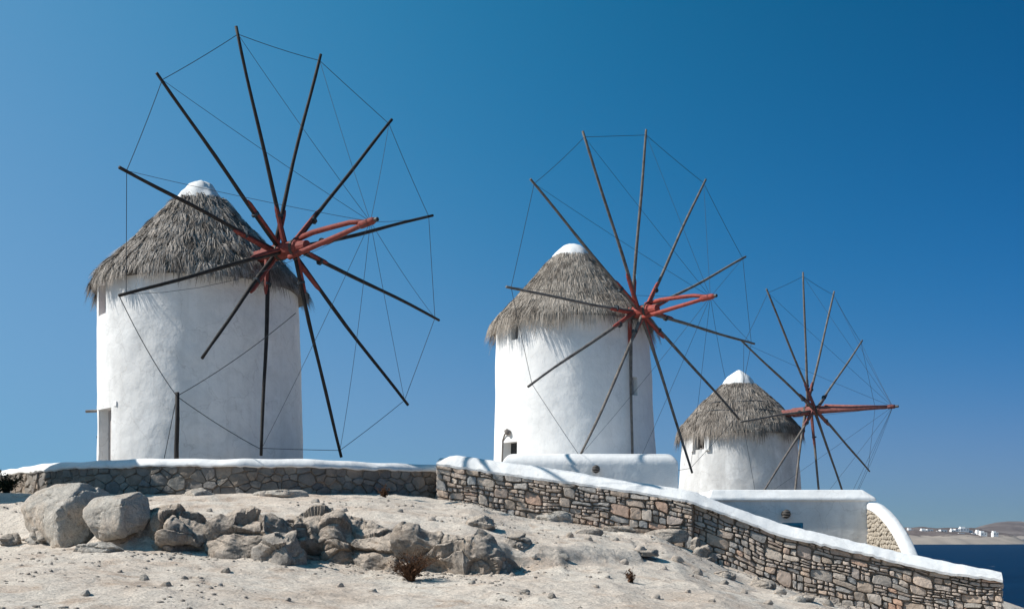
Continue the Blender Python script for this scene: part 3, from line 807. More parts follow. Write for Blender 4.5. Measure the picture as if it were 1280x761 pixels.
def roof_cap(mill, cx, cy, r, z0, z1, seed, mat, lumps=.06, flutes=0, top=.35):
    N = 40; Vv = []; Fc = []; prof = [(1.04, -.16), (1.03, -.04), (.97, .10), (.82, .36), (.64, .60), (top+.12, .82), (top*.6, .96), (.02, 1.0)]
    for q, t in prof:
        for k in range(N):
            a = 2*math.pi*k/N; rr = r*q*(1+lumps*float(vnoise(np.array([math.cos(a)*2.5]), np.array([math.sin(a)*2.5]), np.array([t*2.5]), seed)[0]))
            if flutes: rr *= 1+.035*math.cos(a*flutes)*(1-t*.5)
            zz = z0+(z1-z0)*t+lumps*.35*float(vnoise(np.array([math.cos(a)*3]), np.array([math.sin(a)*3]), np.array([t*2+5]), seed)[0])*(1 if t < .2 else .6)
            Vv.append((cx+rr*math.sin(a), cy-rr*math.cos(a), zz))
    for i in range(len(prof)-1):
        for k in range(N): Fc.append((i*N+k, i*N+(k+1) % N, (i+1)*N+(k+1) % N, (i+1)*N+k))
    Fc.append(tuple(range((len(prof)-1)*N, len(prof)*N))); Fc.append(tuple(range(N))[::-1])
    return mk('roof_cap', Vv, Fc, mat, mill, smooth=True)

def ray_plane(px, py, h, a):
    d = np.array([(px-640)/F, 1., (HOR-py)/F]); o = np.array([0, 0, ZC]); t = np.dot(h-o, a)/np.dot(d, a); return o+t*d
def make_wheel(mill, cx, cy, az, tilt, L, zh, R, ph, tips, bow_px, bow_len, mats, seed, rim_skip=(), stay_skip=(), rr=(.056, .038), bow_single=False, root_len=1.35, offs=None):
    rnd = random.Random(seed)
    a = np.array([math.sin(az)*math.cos(tilt), -math.cos(az)*math.cos(tilt), math.sin(tilt)])
    h = np.array([cx+L*math.sin(az), cy-L*math.cos(az), ZC+zh])
    e1 = np.array([math.cos(az), math.sin(az), 0]); e2 = np.cross(e1, a); e2 = e2 if e2[2] > 0 else -e2
    T = []
    pole, red, bowm, rope = mats
    # axle with hub collar
    m = MB(); back = h-a*(L+.6)*.98
    m.tube([back, h-a*1.05, h-a*1.0, h+a*.30, h+a*.34, h+a*.62], [.15, .16, .20, .20, .15, .13], 12)
    ax = m.build('axle', red, mill); 
    m = MB(); m.tube([h-a*.42, h-a*.34], .222, 12); m.tube([h+a*.16, h+a*.24], .222, 12); m.build('hub_band', M['lamp'], ax)
    off = [-.26, -.15, -.04, .06, .14, .22]
    for k in range(12):
        if tips[k] is None:
            th = ph+k*math.pi/6; p = h+R*(math.sin(th)*e1+math.cos(th)*e2)
        else: p = ray_plane(*tips[k], h, a)
        o = a*(offs[k] if offs else off[(k*5) % 6]); r0 = h+o; d = p-r0; Ls = np.linalg.norm(d); d = d/Ls
        side = np.cross(d, a); n = 9; pts = []; rad = []
        b1 = rnd.uniform(-.05, .05); b2 = rnd.uniform(-.035, .035); ph1 = rnd.uniform(0, 6)
        for i in range(n+1):
            t = i/n; w = math.sin(math.pi*t)
            pts.append(r0+d*(.05+(Ls-.05)*t)+side*(b1*w+.012*math.sin(ph1+9*t))+a*(b2*w)); rad.append((rr[0]+(rr[1]-rr[0])*t)*rnd.uniform(.92, 1.08))
        m = MB(); m.tube(pts, rad, 7); s = m.build('spoke', pole, mill, origin=r0, smooth=True)
        rl = root_len*rnd.uniform(.8, 1.15); m = MB()
        sgn = 1 if k % 2 else -1; so_ = side*sgn*.05
        c0 = r0+d*.10+so_; c1 = r0+d*rl+so_*.9
        m.tube([c0, (c0+c1)/2, c1-d*.12, c1], [.068, .064, .056, .03], 6); m.build('spoke_root', red, s)
        if rnd.random() < .8:
            m = MB(); q = r0+d*rl*.75; m.tube([q-d*.03, q+d*.03], .10, 8); m.build('lashing', rope, s)
        T.append((p, s))
    bt_ax = h+a*bow_len; db = bt_ax[1]; tip = W(bow_px[0], bow_px[1], db)
    bd = (tip-h)/np.linalg.norm(tip-h)
    m = MB()
    if not bow_single:
        for sg in (1, -1):
            q0 = h+a*.05+e2*.22*sg+e1*.08*sg; mid = (q0+tip)/2+e2*(.10 if sg > 0 else .0)
            m.tube([q0, (q0+mid)/2+e2*(.04 if sg > 0 else 0), mid, (mid+tip)/2+e2*(.05 if sg > 0 else 0), tip], [.07, .068, .064, .06, .055], 7)
        m.tube([tip-bd*.35, tip-bd*.3, tip+bd*.05, tip+bd*.16], [.085, .10, .09, .055], 8)
    else:
        m.tube([h-a*.6, h+a*.4, (h+tip)/2, tip], [.17, .17, .12, .07], 8); m.tube([h+e2*.16+a*.5, (h+tip)/2+e2*.10, tip-bd*.1], [.07, .065, .06], 6)
        m.tube([tip-bd*.2, tip-bd*.15, tip+bd*.08], [.09, .095, .08], 8)
    bo = m.build('bowsprit', bowm, mill, smooth=True)
    m = MB(); m.tube([tip+bd*.12, tip+bd*.24], [.055, .05], 8); m.build('iron_tip', M['lamp'], bo)
    rad = .0078
    for k in range(12):
        p0 = T[k][0]; p1 = T[(k+1) % 12][0]
        q0 = p0+(h-p0)/np.linalg.norm(h-p0)*.18; q1 = p1+(h-p1)/np.linalg.norm(h-p1)*.18
        if k not in rim_skip:
            sag = rnd.uniform(.0, .06); pts = [q0+(q1-q0)*t-np.array([0, 0, sag*4*t*(1-t)]) for t in np.linspace(0, 1, 6)]
            m = MB(); m.tube(pts, rad, 5); m.build('rim_rope', rope, mill)
        if k not in stay_skip:
            sag = rnd.uniform(.0, .10)+(.35 if rnd.random() < .12 else 0)
            pts = [q0+(tip-q0)*t-np.array([0, 0, sag*4*t*(1-t)]) for t in np.linspace(0, 1, 8)]
            m = MB(); m.tube(pts, rad*.72, 5); m.build('stay_rope', rope, mill)
    return h, a, T, tip

def phi_of(px, pxc, half, X, Y): return math.atan2(-X, Y)+math.asin(max(-.995, min(.995, (px-pxc)/half)))

# ---------- mill one
d1 = 30.08; X1 = (251.5-640)/F*d1; Z1 = gz(X1, d1)
mill1 = thing('windmill', (X1, d1, Z1), 'largest whitewashed windmill, with shaggy layered thatch and near-black spokes', 'windmill', 'whitewashed windmills on the ridge')
pr1 = lambda p: phi_of(p, 251, 129, X1, d1)
ow = (pr1(127.2), pr1(137.5), zpix(400, 29.2), zpix(362, 29.2)); od = (pr1(126.6), pr1(143.5), Z1-.02, zpix(514, 29))
e1z = ZC+6.38
tw1, pt1 = make_tower(mill1, X1+.07, d1, Z1-.5, e1z+.18, 2.675, 2.60, -.10, [ow, od], 3, M['white'])
w = window(pt1, *ow, None, tw1); window_frame(pt1, *ow, M['frame_red'], tw1, .3, False)
panel('door', pt1, od[0], od[1], od[2], od[3], -.24, .06, M['door'], tw1)
lin = (od[0]-.03, od[1]+.10, od[3]+.015, od[3]+.13); panel('lintel', pt1, *lin, .03, .3, M['white'], tw1)
m = MB(); ps = W(122, 513.5, 29.9); m.tube([ps+np.array([.25, 0, .01]), ps, ps+np.array([-.31, -.02, -.015])], .038, 7); m.build('water_spout', M['wood_pale'], tw1)
m = MB(); ps = W(124, 546, 29.8); m.tube([ps+np.array([.12, 0, 0]), ps+np.array([-.06, 0, 0])], .035, 6); m.build('iron_ring', M['lamp'], tw1)
prof1 = [(2.80, e1z+.04), (2.60, e1z+.42), (2.2, e1z+.85), (1.65, e1z+1.45), (1.05, e1z+2.10), (.58, e1z+2.62)]
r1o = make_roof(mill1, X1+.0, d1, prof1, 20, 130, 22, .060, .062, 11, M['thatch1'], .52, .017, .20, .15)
roof_cap(mill1, X1-.02, d1, .62, e1z+2.56, e1z+3.14, 4, M['white'], .15, 0, .38)
T1tips = [(295,33),(401,68),(490,150),(541,269),(549,400),(510,506),(427,571),(326,569),(253,448),(149,370),(149,209),(196,91)]
h1, a1, tp1, _ = make_wheel(mill1, X1, d1, math.radians(50.7), math.radians(-.3), 3.70, 7.10, 5.04, math.radians(-20.2), T1tips, (463, 277), 2.86,
    (M['wood_dark'], M['red_dark'], M['red_dark'], M['rope']), 21, rim_skip=(7, 8), stay_skip=(8,), offs=(-.12,-.68,.02,-.1,.12,.0,.1,-.85,-.55,-.22,-.45,-.36))
# ---------- mill two
d2 = 38.1; X2 = (719-640)/F*d2; Z2 = gz(X2, d2)
mill2 = thing('windmill', (X2, d2, Z2), 'whitewashed windmill with smooth combed thatch and a bright red hub, behind the vaulted house', 'windmill', 'whitewashed windmills on the ridge')
pr2 = lambda p: phi_of(p, 718.5, 101.5, X2, d2)
e2z = ZC+6.98
o1 = (pr2(640.5), pr2(650), zpix(425, 36.5), zpix(405, 36.5)); o2 = (pr2(788), pr2(797.5), zpix(494, 36.2), zpix(471, 36.2)); o3 = (pr2(631), pr2(649.5), Z2-.02, zpix(552, 36.4))
tw2, pt2 = make_tower(mill2, X2, d2, Z2-.6, e2z+.17, 2.80, 2.57, -.10, [o1, o2, o3], 8, M['white_clean'])
window(pt2, *o1, None, tw2); window_frame(pt2, *o1, M['grey_paint'], tw2, .2)
window(pt2, *o2, None, tw2, 'grey_paint'); window_frame(pt2, *o2, M['grey_paint'], tw2, .2)
panel('door', pt2, o3[0], o3[1], Z2, o3[3], -.30, .05, M['dark'], tw2)
q = np.array(pt2(pr2(639), zpix(540, 36.4), .09)); q0 = np.array(pt2(pr2(631.5), zpix(549, 36.4), .02)); m = MB()
m.tube([np.array(pt2(pr2(631), Z2+.2, .02)), q0, (q0+q)/2+np.array([0, 0, .07]), q], .028, 6); br = m.build('lamp_pipe', M['wood_pale'], tw2)
m = MB(); m.tube([q+np.array([-.08, 0, .04]), q+np.array([-.02, 0, .05]), q+np.array([.07, -.02, -.02]), q+np.array([.10, -.02, -.05])], [.03, .085, .10, .06], 9); m.build('door_lamp', M['wood_pale'], tw2, smooth=True)
prof2 = [(2.85, e2z-.0), (2.62, e2z+.30), (2.0, e2z+.95), (1.4, e2z+1.62), (.95, e2z+2.14), (.62, e2z+2.50)]
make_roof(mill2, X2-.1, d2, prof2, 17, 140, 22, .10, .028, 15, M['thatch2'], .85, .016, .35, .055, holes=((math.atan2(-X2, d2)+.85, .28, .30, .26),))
roof_cap(mill2, X2-.1, d2, .70, e2z+2.46, e2z+2.95, 6, M['white_clean'], .06, 0, .34)
T2tips = [(728,164),(808,162),(882,224),(932,321),(943,430),(924,524),(865,591),(791,600),(722,576),(660,483),(633,358),(663,224)]
make_wheel(mill2, X2, d2, math.radians(41.4), math.radians(-.8), 3.06, 7.19, 5.8, math.radians(-28.2), T2tips, (888, 371), 2.75,
    (M['wood_grey'], M['red'], M['red'], M['rope']), 33, stay_skip=(9,), offs=(-.12,-.48,.16,.1,.0,-.05,-.1,-.52,.05,-.2,-.25,-.15))
# ---------- mill three
d3 = 50.6; X3 = (925-640)/F*d3; Z3 = gz(X3, d3)
mill3 = thing('windmill', (X3, d3, Z3), 'smallest windmill, farther down the slope, with stained white tower and matted grey thatch', 'windmill', 'whitewashed windmills on the ridge')
pr3 = lambda p: phi_of(p, 925, 77, X3, d3)
e3z = ZC+4.52
o1 = (pr3(869), pr3(882), zpix(561, 48.8), zpix(540.5, 48.8))
tw3, pt3 = make_tower(mill3, X3, d3, Z3-.8, e3z+.2, 2.90, 2.54, -.05, [o1], 13, M['white_worn'])
window(pt3, *o1, None, tw3); window_frame(pt3, *o1, M['wood_pale'], tw3, .2)
panel('window_cheek', pt3, o1[0]-.10, o1[0]-.015, zpix(563, 48.8), zpix(537, 48.8), .13, .2, M['white_clean'], tw3)
panel('window_cheek', pt3, o1[1]+.015, o1[1]+.10, zpix(563, 48.8), zpix(537, 48.8), .13, .2, M['white_clean'], tw3)
prof3 = [(2.78, e3z-.08), (2.62, e3z+.34), (1.86, e3z+1.24), (1.2, e3z+1.86), (.72, e3z+2.30)]
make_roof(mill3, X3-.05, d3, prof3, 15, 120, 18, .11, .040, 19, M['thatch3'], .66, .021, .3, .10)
rc3 = roof_cap(mill3, X3-.05, d3, .76, e3z+2.24, e3z+2.98, 9, M['white_clean'], .05, 12, .2)
for t in (.42, .60):
    m = MB(); zz = e3z+2.3*t; rr_ = np.interp(zz, [p[1] for p in prof3], [p[0] for p in prof3])+.07
    m.tube([(X3-.05+rr_*math.sin(a), d3-rr_*math.cos(a), zz+.02*math.sin(a*7)) for a in np.linspace(0, 2*math.pi, 49)], .02, 5); m.build('binding_rope', M['rope'], mill3)
T3tips = [(958,361),(1003.6,340),(1042.6,364),(1078,425.6),(1096,509),(1087,589),(1062,642),None,None,(944,630),(925.6,527),(927,426)]
make_wheel(mill3, X3, d3, math.radians(47.2), math.radians(1.1), 3.65, 5.40, 6.10, math.radians(-37.7), T3tips, (1116, 508), 3.64,
    (M['wood_grey'], M['red_worn'], M['red_worn'], M['rope']), 45, bow_single=True, offs=(.1,-.30,-.38,.05,0,.12,.0,-.12,-.42,0,-.1,.05))

# mooring post and ropes in front of mill one
dp = 26.35; pb = W(221, 573, dp); zb = gz(pb[0], dp)
rnd = random.Random(2)
m = MB(); m.tube([(pb[0], dp, zb-.2), (pb[0]-.01, dp, zb+.7), (pb[0]+.015, dp, zb+1.4), (pb[0]+.01, dp, zpix(490, dp))], [.062, .056, .052, .05], 8)
post = m.build('mooring_post', M['wood_dark'], origin=(pb[0], dp, zb), smooth=True); tag(post, 'thin dark mooring post standing behind the terrace wall, ropes tied to its top', 'post')
pt_top = W(221, 495, dp)
def rope(p, q, label, sag=.05, r=.010):
    p = np.array(p); q = np.array(q); m = MB()
    m.tube([p+(q-p)*t-np.array([0, 0, sag*4*t*(1-t)]) for t in np.linspace(0, 1, 10)], r, 5)
    tag(m.build('mooring_rope', M['rope'], origin=p), label, 'rope', 'mooring ropes tied to the post')
rope(pt_top, tp1[9][0], 'mooring rope rising from the post to the spoke tip below the eave', .12)
rope(pt_top, tp1[7][0]+np.array([0, 0, .15]), 'mooring rope from the post down to the foot of the vertical black spoke')
rope(pt_top, h1-np.array([0, 0, 1.6])+a1*.2, 'mooring rope running from the post up beneath the red hub', .10)
rope(pt_top, (W(200, 575, 26.6)[0], 26.6, gz(W(200, 575, 26.6)[0], 26.6)), 'short mooring rope slanting from the post down to the terrace floor', .0)

# ------------------------------------------------------------------ houses below the mills
def box_house(name, a, b, label, mat):
    o = thing(name, ((a[0]+b[0])/2, (a[1]+b[1])/2, a[2]), label, 'house'); m = MB(); m.box(a, b); return o, m.build('wall', mat, o)
Yv = 31.; xa = (628-640)/F*Yv; xb = (848-640)/F*Yv
vh, vw = box_house('vaulted_house', (xa, Yv, gz(2, 30.5)-1.2), (xb, Yv+4.2, zpix(567, Yv+.3)), 'low white house with rounded roof edge and one wall lamp, below the middle mill', M['white_clean'])
zt_ = max(v.co.z for v in vw.data.vertices)
bevel_obj(vw, .33, 5, lambda e: all(v.co.z > zt_-.01 for v in e.verts))
bevel_obj(vw, .06, 2, None, 60)
vw.data.polygons.foreach_set('use_smooth', np.ones(len(vw.data.polygons), bool)); vw.data.set_sharp_from_angle(angle=math.radians(35))
def wall_lamp(px, py, d, parent):
    q = W(px, py, d-.13); m = MB()
    m.tube([(q[0], d+.02, q[2]), (q[0], d-.03, q[2])], [.10, .10], 10); m.tube([(q[0], d-.03, q[2]+.02), (q[0], d-.10, q[2])], .03, 6)
    br = m.build('lamp_bracket', M['lamp'], parent)
    bm = bmesh.new(); bmesh.ops.create_uvsphere(bm, u_segments=14, v_segments=9, radius=.105)
    for v in bm.verts: v.co.z *= 1.08
    Vv = [np.array(v.co)+q for v in bm.verts]; Fc = [tuple(v.index for v in f.verts) for f in bm.faces]; bm.free()
    mk('lamp_globe', Vv, Fc, M['lamp'], br, smooth=True)
    m = MB(); 
    for t in (-.06, 0, .06): m.tube([(q[0]+.112*math.cos(u)*math.sqrt(1-(t/.12)**2), q[1]+.112*math.sin(u)*math.sqrt(1-(t/.12)**2), q[2]+t) for u in np.linspace(0, 2*math.pi, 17)], .008, 4)
    m.build('lamp_guard', M['wood_pale'], br)
wall_lamp(745, 586, Yv, vh)

Yh = 28.; xa = (888-640)/F*Yh; xb = (1086-640)/F*Yh; zg = gz(7, 27.2)
ft = (xa+1.4, Yh)
# front wall with a door opening
sh = thing('seaside_house', ((xa+xb)/2, Yh+2, zg), 'low white house with blue door and thick roof parapet, just behind the sloping wall', 'house')
dx0 = (978-640)/F*Yh; dx1 = (1004-640)/F*Yh; dzt = zpix(653, Yh); zpb = zpix(626, Yh)
m = MB()
m.box((xa, Yh, zg-.8), (dx0, Yh+.35, zpb)); m.box((dx1, Yh, zg-.8), (xb, Yh+.35, zpb)); m.box((dx0, Yh, dzt), (dx1, Yh+.35, zpb)); m.box((dx0, Yh+.002, zg-.8), (dx1, Yh+.35, zg-.02))
m.box((xa, Yh+.35, zg-.8), (xa+.35, Yh+4, zpb)); m.box((xb-.35, Yh+.35, zg-.8), (xb, Yh+4, zpb)); m.box((xa+.35, Yh+3.65, zg-.8), (xb-.35, Yh+4, zpb))
m.build('wall', M['white'], sh)
m = MB(); m.box((xa+.3, Yh+.3, zpb-.25), (xb-.3, Yh+3.7, zpb-.05)); m.build('roof', M['white_clean'], sh)
m = MB(); m.box((dx0, Yh+.07, zg-.02), (dx1, Yh+.12, dzt)); dr = m.build('door', M['blue'], sh)
m = MB(); m.box((dx0, Yh+.02, zg), (dx0+.06, Yh+.069, dzt)); m.box((dx1-.06, Yh+.02, zg), (dx1, Yh+.069, dzt)); m.box((dx0+.06, Yh+.02, dzt-.07), (dx1-.06, Yh+.069, dzt)); m.build('door_frame', M['blue'], dr)
ztp = zpix(612, Yh+.25)
m = MB()                                # parapet coping, sloping faces
def coping(x0, x1, y0, y1):
    s = .06; t = .14
    m.add([(x0-s, y0-s, zpb), (x1+s, y0-s, zpb), (x1+s, y1+s, zpb), (x0-s, y1+s, zpb), (x0-s, y0-s, zpb+.07), (x1+s, y0-s, zpb+.07), (x1+s, y1+s, zpb+.07), (x0-s, y1+s, zpb+.07),
           (x0+t*.4, y0+t, ztp), (x1-t*1.6, y0+t, ztp), (x1-t*1.6, y1-t, ztp), (x0+t*.4, y1-t, ztp)],
          [(0,3,2,1),(0,1,5,4),(1,2,6,5),(2,3,7,6),(3,0,4,7),(4,5,9,8),(5,6,10,9),(6,7,11,10),(7,4,8,11),(8,9,10,11)])
coping(xa, xb+.12, Yh, Yh+.55)
o = m.build('parapet', M['cap_white'], sh); bevel_obj(o, .05, 3, None, 15)
m = MB(); coping_l = (xa-.25, xa+.25)
m.box((xa-.12, Yh+.45, zpb-.3), (xa+.40, Yh+4., ztp-.02)); o = m.build('side_parapet', M['cap_white'], sh); bevel_obj(o, .16, 4)
m = MB(); m.box((xa-.55, Yh+.55, zg-.8), (xa-.13, Yh+4., ztp-.03)); o = m.build('stair_block', M['white_clean'], sh); bevel_obj(o, .14, 4)
wall_lamp(983, 642, Yh, sh)
# curved stair wall coming forward from the corner of the house
wing = thing('curved_stair_wall', ((1110-640)/F*26.8, 26.8, zg), 'short wall with curved white top and bare cream rubble side beside the white house corner', 'wall')
xw0, xw1 = 8.90, 9.14; ys = np.linspace(25.05, Yh-.002, 24)
cz = lambda y: ZC+float(np.interp(y, [25.05, 25.3, 25.6, 26.0, 26.5, 27.0, 27.5, 28.0], [-.55, -.38, -.13, .14, .40, .60, .75, .84]))
Vv = []; Fc = []
for y in ys:
    t = cz(y); Vv += [(xw0+.03, y, zg-.6), (xw0+.03, y, t-.16), (xw1-.02, y, t-.16), (xw1-.02, y, zg-.6)]
for i in range(len(ys)-1):
    for j in range(4): Fc.append((i*4+j, i*4+(j+1) % 4, i*4+4+(j+1) % 4, i*4+4+j))
Fc += [(0,1,2,3), tuple((len(ys)-1)*4+j for j in range(4))[::-1]]
mk('core', Vv, Fc, M['mortar'], wing)
Vv = []; Fc = []; sec = [(-.04, -.15), (-.045, -.05), (.0, .0), (.22, .01), (.27, -.04), (.27, -.15)]
for y in ys:
    t = cz(y)
    for a_, b_ in sec: Vv.append((xw0+a_, y, t+b_))
k6 = len(sec)
for i in range(len(ys)-1):
    for j in range(k6): Fc.append((i*k6+j, i*k6+(j+1) % k6, (i+1)*k6+(j+1) % k6, (i+1)*k6+j))
Fc += [tuple(range(k6)), tuple((len(ys)-1)*k6+j for j in range(k6))[::-1]]
o = mk('coping', Vv, Fc, M['cap_white'], wing, smooth=True); o.data.set_sharp_from_angle(angle=math.radians(50))
m = MB(); r = random.Random(6); z = zg-.1
ptsr = []; 
while z < ZC+.8:
    y = 25.1+r.uniform(0, .1)
    while y < Yh-.02:
        if z < cz(y)-.10: ptsr.append((y, z+r.uniform(-.03, .03)))
        y += r.uniform(.09, .2)
    z += .105
pol = cells(ptsr, [r.uniform(-.001, .001) for _ in ptsr], 1.2, 25.07, Yh-.01, lambda s: cz(s)-.17, lambda s: zg-.2)
for p in pol:
    if p and area(p) > .001:
        Vv, Fc = stone_mesh(p, r, .007, r.uniform(.03, .07), lambda y, z, d: (xw0+.02-d, y, z)); m.add(Vv, Fc)
tag(m.build('rubble_stones', M['stone_small'], wing, smooth=True), kind='stuff')
bm = bmesh.new(); bm.from_mesh(wing.children[-1].data); bmesh.ops.recalc_face_normals(bm, faces=bm.faces); bm.to_mesh(wing.children[-1].data); bm.free()

# the neighbouring house beyond the left edge, whose shade falls on the terrace wall
nh = thing('neighbour_house', (-15.6, 25.2, gz(-15.6, 25.2)), 'white cube house at the left end of the terrace wall', 'house')
zg0 = gz(-15.6, 25.2)-.5
m = MB(); m.box((-17.6, 23.7, zg0), (-13.4, 26.95, ZC+6.2)); o = m.build('wall', M['white'], nh); bevel_obj(o, .10, 3)
m = MB(); m.box((-16.2, 23.66, zg0+.5), (-15.3, 23.74, zg0+2.6)); m.build('door', M['blue'], nh)
m = MB(); m.box((-14.9, 23.66, ZC+3.4), (-14.2, 23.74, ZC+4.3)); m.build('window', M['blue'], nh)

# ------------------------------------------------------------------ rocks
ICO = {}
def ico(sub):
    if sub not in ICO:
        bm = bmesh.new(); bmesh.ops.create_icosphere(bm, subdivisions=sub, radius=1)
        ICO[sub] = (np.array([v.co for v in bm.verts]), [tuple(v.index for v in f.verts) for f in bm.faces]); bm.free()
    return ICO[sub]
def hull_rock(points, sub=4, p=13, amp=.05, seed=0, nscale=1.6, nfacet=46, chip=.16):
    P = np.array(points, float); bm = bmesh.new()
    for q in P: bm.verts.new(q)
    bmesh.ops.convex_hull(bm, input=bm.verts[:]); bm.normal_update()
    c = P.mean(0); pl = []
    for f in bm.faces:
        n = np.array(f.normal); d = np.dot(np.array(f.verts[0].co)-c, n)
        if d < 0: n = -n; d = -d
        if d > 1e-3: pl.append((n, d))
    bm.free()
    D, Fc = ico(sub); acc = np.zeros(len(D))
    for n, d in pl: acc += (np.maximum(D@n, 0)/d)**p
    r0 = acc**(-1/p); S0 = D*r0[:, None]
    rg = np.random.default_rng(seed+77); acc2 = acc.copy()
    for _ in range(nfacet):                       # chip off many small planes
        n = rg.normal(0, 1, 3); n /= np.linalg.norm(n); h = (S0@n).max()*rg.uniform(1-chip, 1-.15*chip)
        acc2 += (np.maximum(D@n, 0)/h)**p
    r = acc2**(-1/p)
    Vv = D*r[:, None]; s = np.abs(P-c).max()
    k = nscale/s; tl = rg.normal(0, .5, 3); lay = Vv[:, 2]+Vv[:, 0]*tl[0]*.6+Vv[:, 1]*tl[1]*.4
    nn = .55*fbm(Vv[:, 0]*k, Vv[:, 1]*k, Vv[:, 2]*k, seed, 5, .55)+.30*ridged(Vv[:, 0]*k*1.2, Vv[:, 1]*k*1.2, lay*k*3.2, seed+9, 4)
    Vv = Vv*(1+amp*nn[:, None])
    return Vv+c, Fc
def fracture(Vv, seed, nsite, amp, crack):
    rg = np.random.default_rng(seed); c = Vv.mean(0); d = Vv-c; r = np.linalg.norm(d, axis=1, keepdims=True); u = d/r
    ext = np.ptp(Vv, axis=0); Sx = Vv[rg.integers(0, len(Vv), nsite)]+rg.normal(0, .06, (nsite, 3))*ext
    q = Vv+np.stack([fbm(Vv[:, 0]*3, Vv[:, 1]*3, Vv[:, 2]*3, seed+k, 3) for k in (1, 2, 3)], 1)*.05*ext.max()
    D = np.linalg.norm(((q[:, None]-Sx[None])/ext), axis=2); i1 = D.argmin(1); f = np.sort(D, 1)[:, :2]
    tl = rg.normal(0, 1, (nsite, 3)); of = rg.normal(0, 1, nsite)
    disp = amp*(.5*of[i1]+1.1*((Vv-Sx[i1])/ext.max()*tl[i1]).sum(1)*2.)-crack*np.exp(-((f[:, 1]-f[:, 0])/.035)**2)
    return Vv+u*disp[:, None]*ext.min()
def put_rock(name, pts, label, group=None, mat='rock', sub=4, p=13, amp=.05, seed=0, cat='rock', nscale=1.6, frac=None, nfacet=46, chip=.16):
    Vv, Fc = hull_rock(pts, sub, p, amp, seed, nscale, nfacet, chip)
    if frac: Vv = fracture(Vv, seed+5, *frac)
    c = Vv.mean(0); o = mk(name, Vv, Fc, M[mat], origin=(c[0], c[1], Vv[:, 2].min()), smooth=True)
    o.data.set_sharp_from_angle(angle=.5)
    return tag(o, label, cat, group)
Ds = np.arange(10.6, 26, .08)
def ground_depth(px, py):
    z = ground((px-640)/F*Ds, Ds); t = ZC+(HOR-py)/F*Ds; i = np.where(z >= t)[0]
    return float(Ds[i[0]]) if len(i) else 24.
Wp = lambda L: [W(*q) for q in L]
put_rock('boulder', Wp([(24,628,19.9),(44,614,20.1),(70,605,20.1),(103,601,20.0),(122,606,20.3),(142,616,20.6),(146,640,20.7),(128,668,19.6),(74,684,19.0),(62,655,19.1),(70,637,19.05),(88,622,19.3),(28,640,19.9),(60,640,21.2),(120,630,21.4),(100,690,19.6),(120,690,20.6),(40,680,20.6),(66,690,19.6)]),
    'huge pale grey boulder with a long sloping top, below the terrace wall', None, 'boulder', 6, 60, .050, 3, 'boulder', 3.0, (9, .02, .012), 14, .07)
put_rock('boulder', Wp([(100,640,18.7),(118,622,18.9),(151,625,18.45),(175,613.5,18.9),(185,621,19.0),(190,648,18.9),(176,664,18.8),(153,673,18.5),(122,677,18.6),(108,655,18.55),(150,664,18.35),(118,622,19.6),(172,616,19.7),(184,655,19.6),(120,668,19.5)]),
    'smaller block-shaped tan boulder leaning against the huge pale boulder', None, 'boulder', 6, 60, .045, 8, 'boulder', 3.0, (7, .018, .010), 9, .05)
def rand_rock(name, px, py, d, w, h, dep, seed, label, group, mat='rock', sub=4, amp=.09, sink=.25, n=13, flat=1., cat='rock', p=60, frac=None, nfacet=50, chip=.2):
    """px,py: middle of the foot in the photo; w,h in pixels; dep in metres"""
    df = None
    if d is None: df = ground_depth(px, py); d = df+dep*.36
    r = random.Random(seed); c = W(px, py, d); ww = w/F*d; hh = h/F*d
    c[2] = gz(c[0], d) if df is None else gz((px-640)/F*df, df)
    pts = []
    for i in range(n):
        a = 2*math.pi*i/n*2.4+r.uniform(-.3, .3); t = (i+.5)/n
        rr = (1-t*t*.55)*r.uniform(.78, 1.05)
        pts.append((c[0]+ww/2*rr*math.cos(a), c[1]+dep/2*rr*math.sin(a), c[2]-hh*sink+hh*(1+sink)*t*r.uniform(.85, 1.0)))
    for s in (-1, 1): pts.append((c[0]+s*ww*.42, c[1], c[2]-hh*sink)); pts.append((c[0], c[1]+s*dep*.42, c[2]-hh*sink))
    return put_rock(name, pts, label, group, mat, sub, p, amp, seed, cat, 1.9, frac, nfacet, chip)
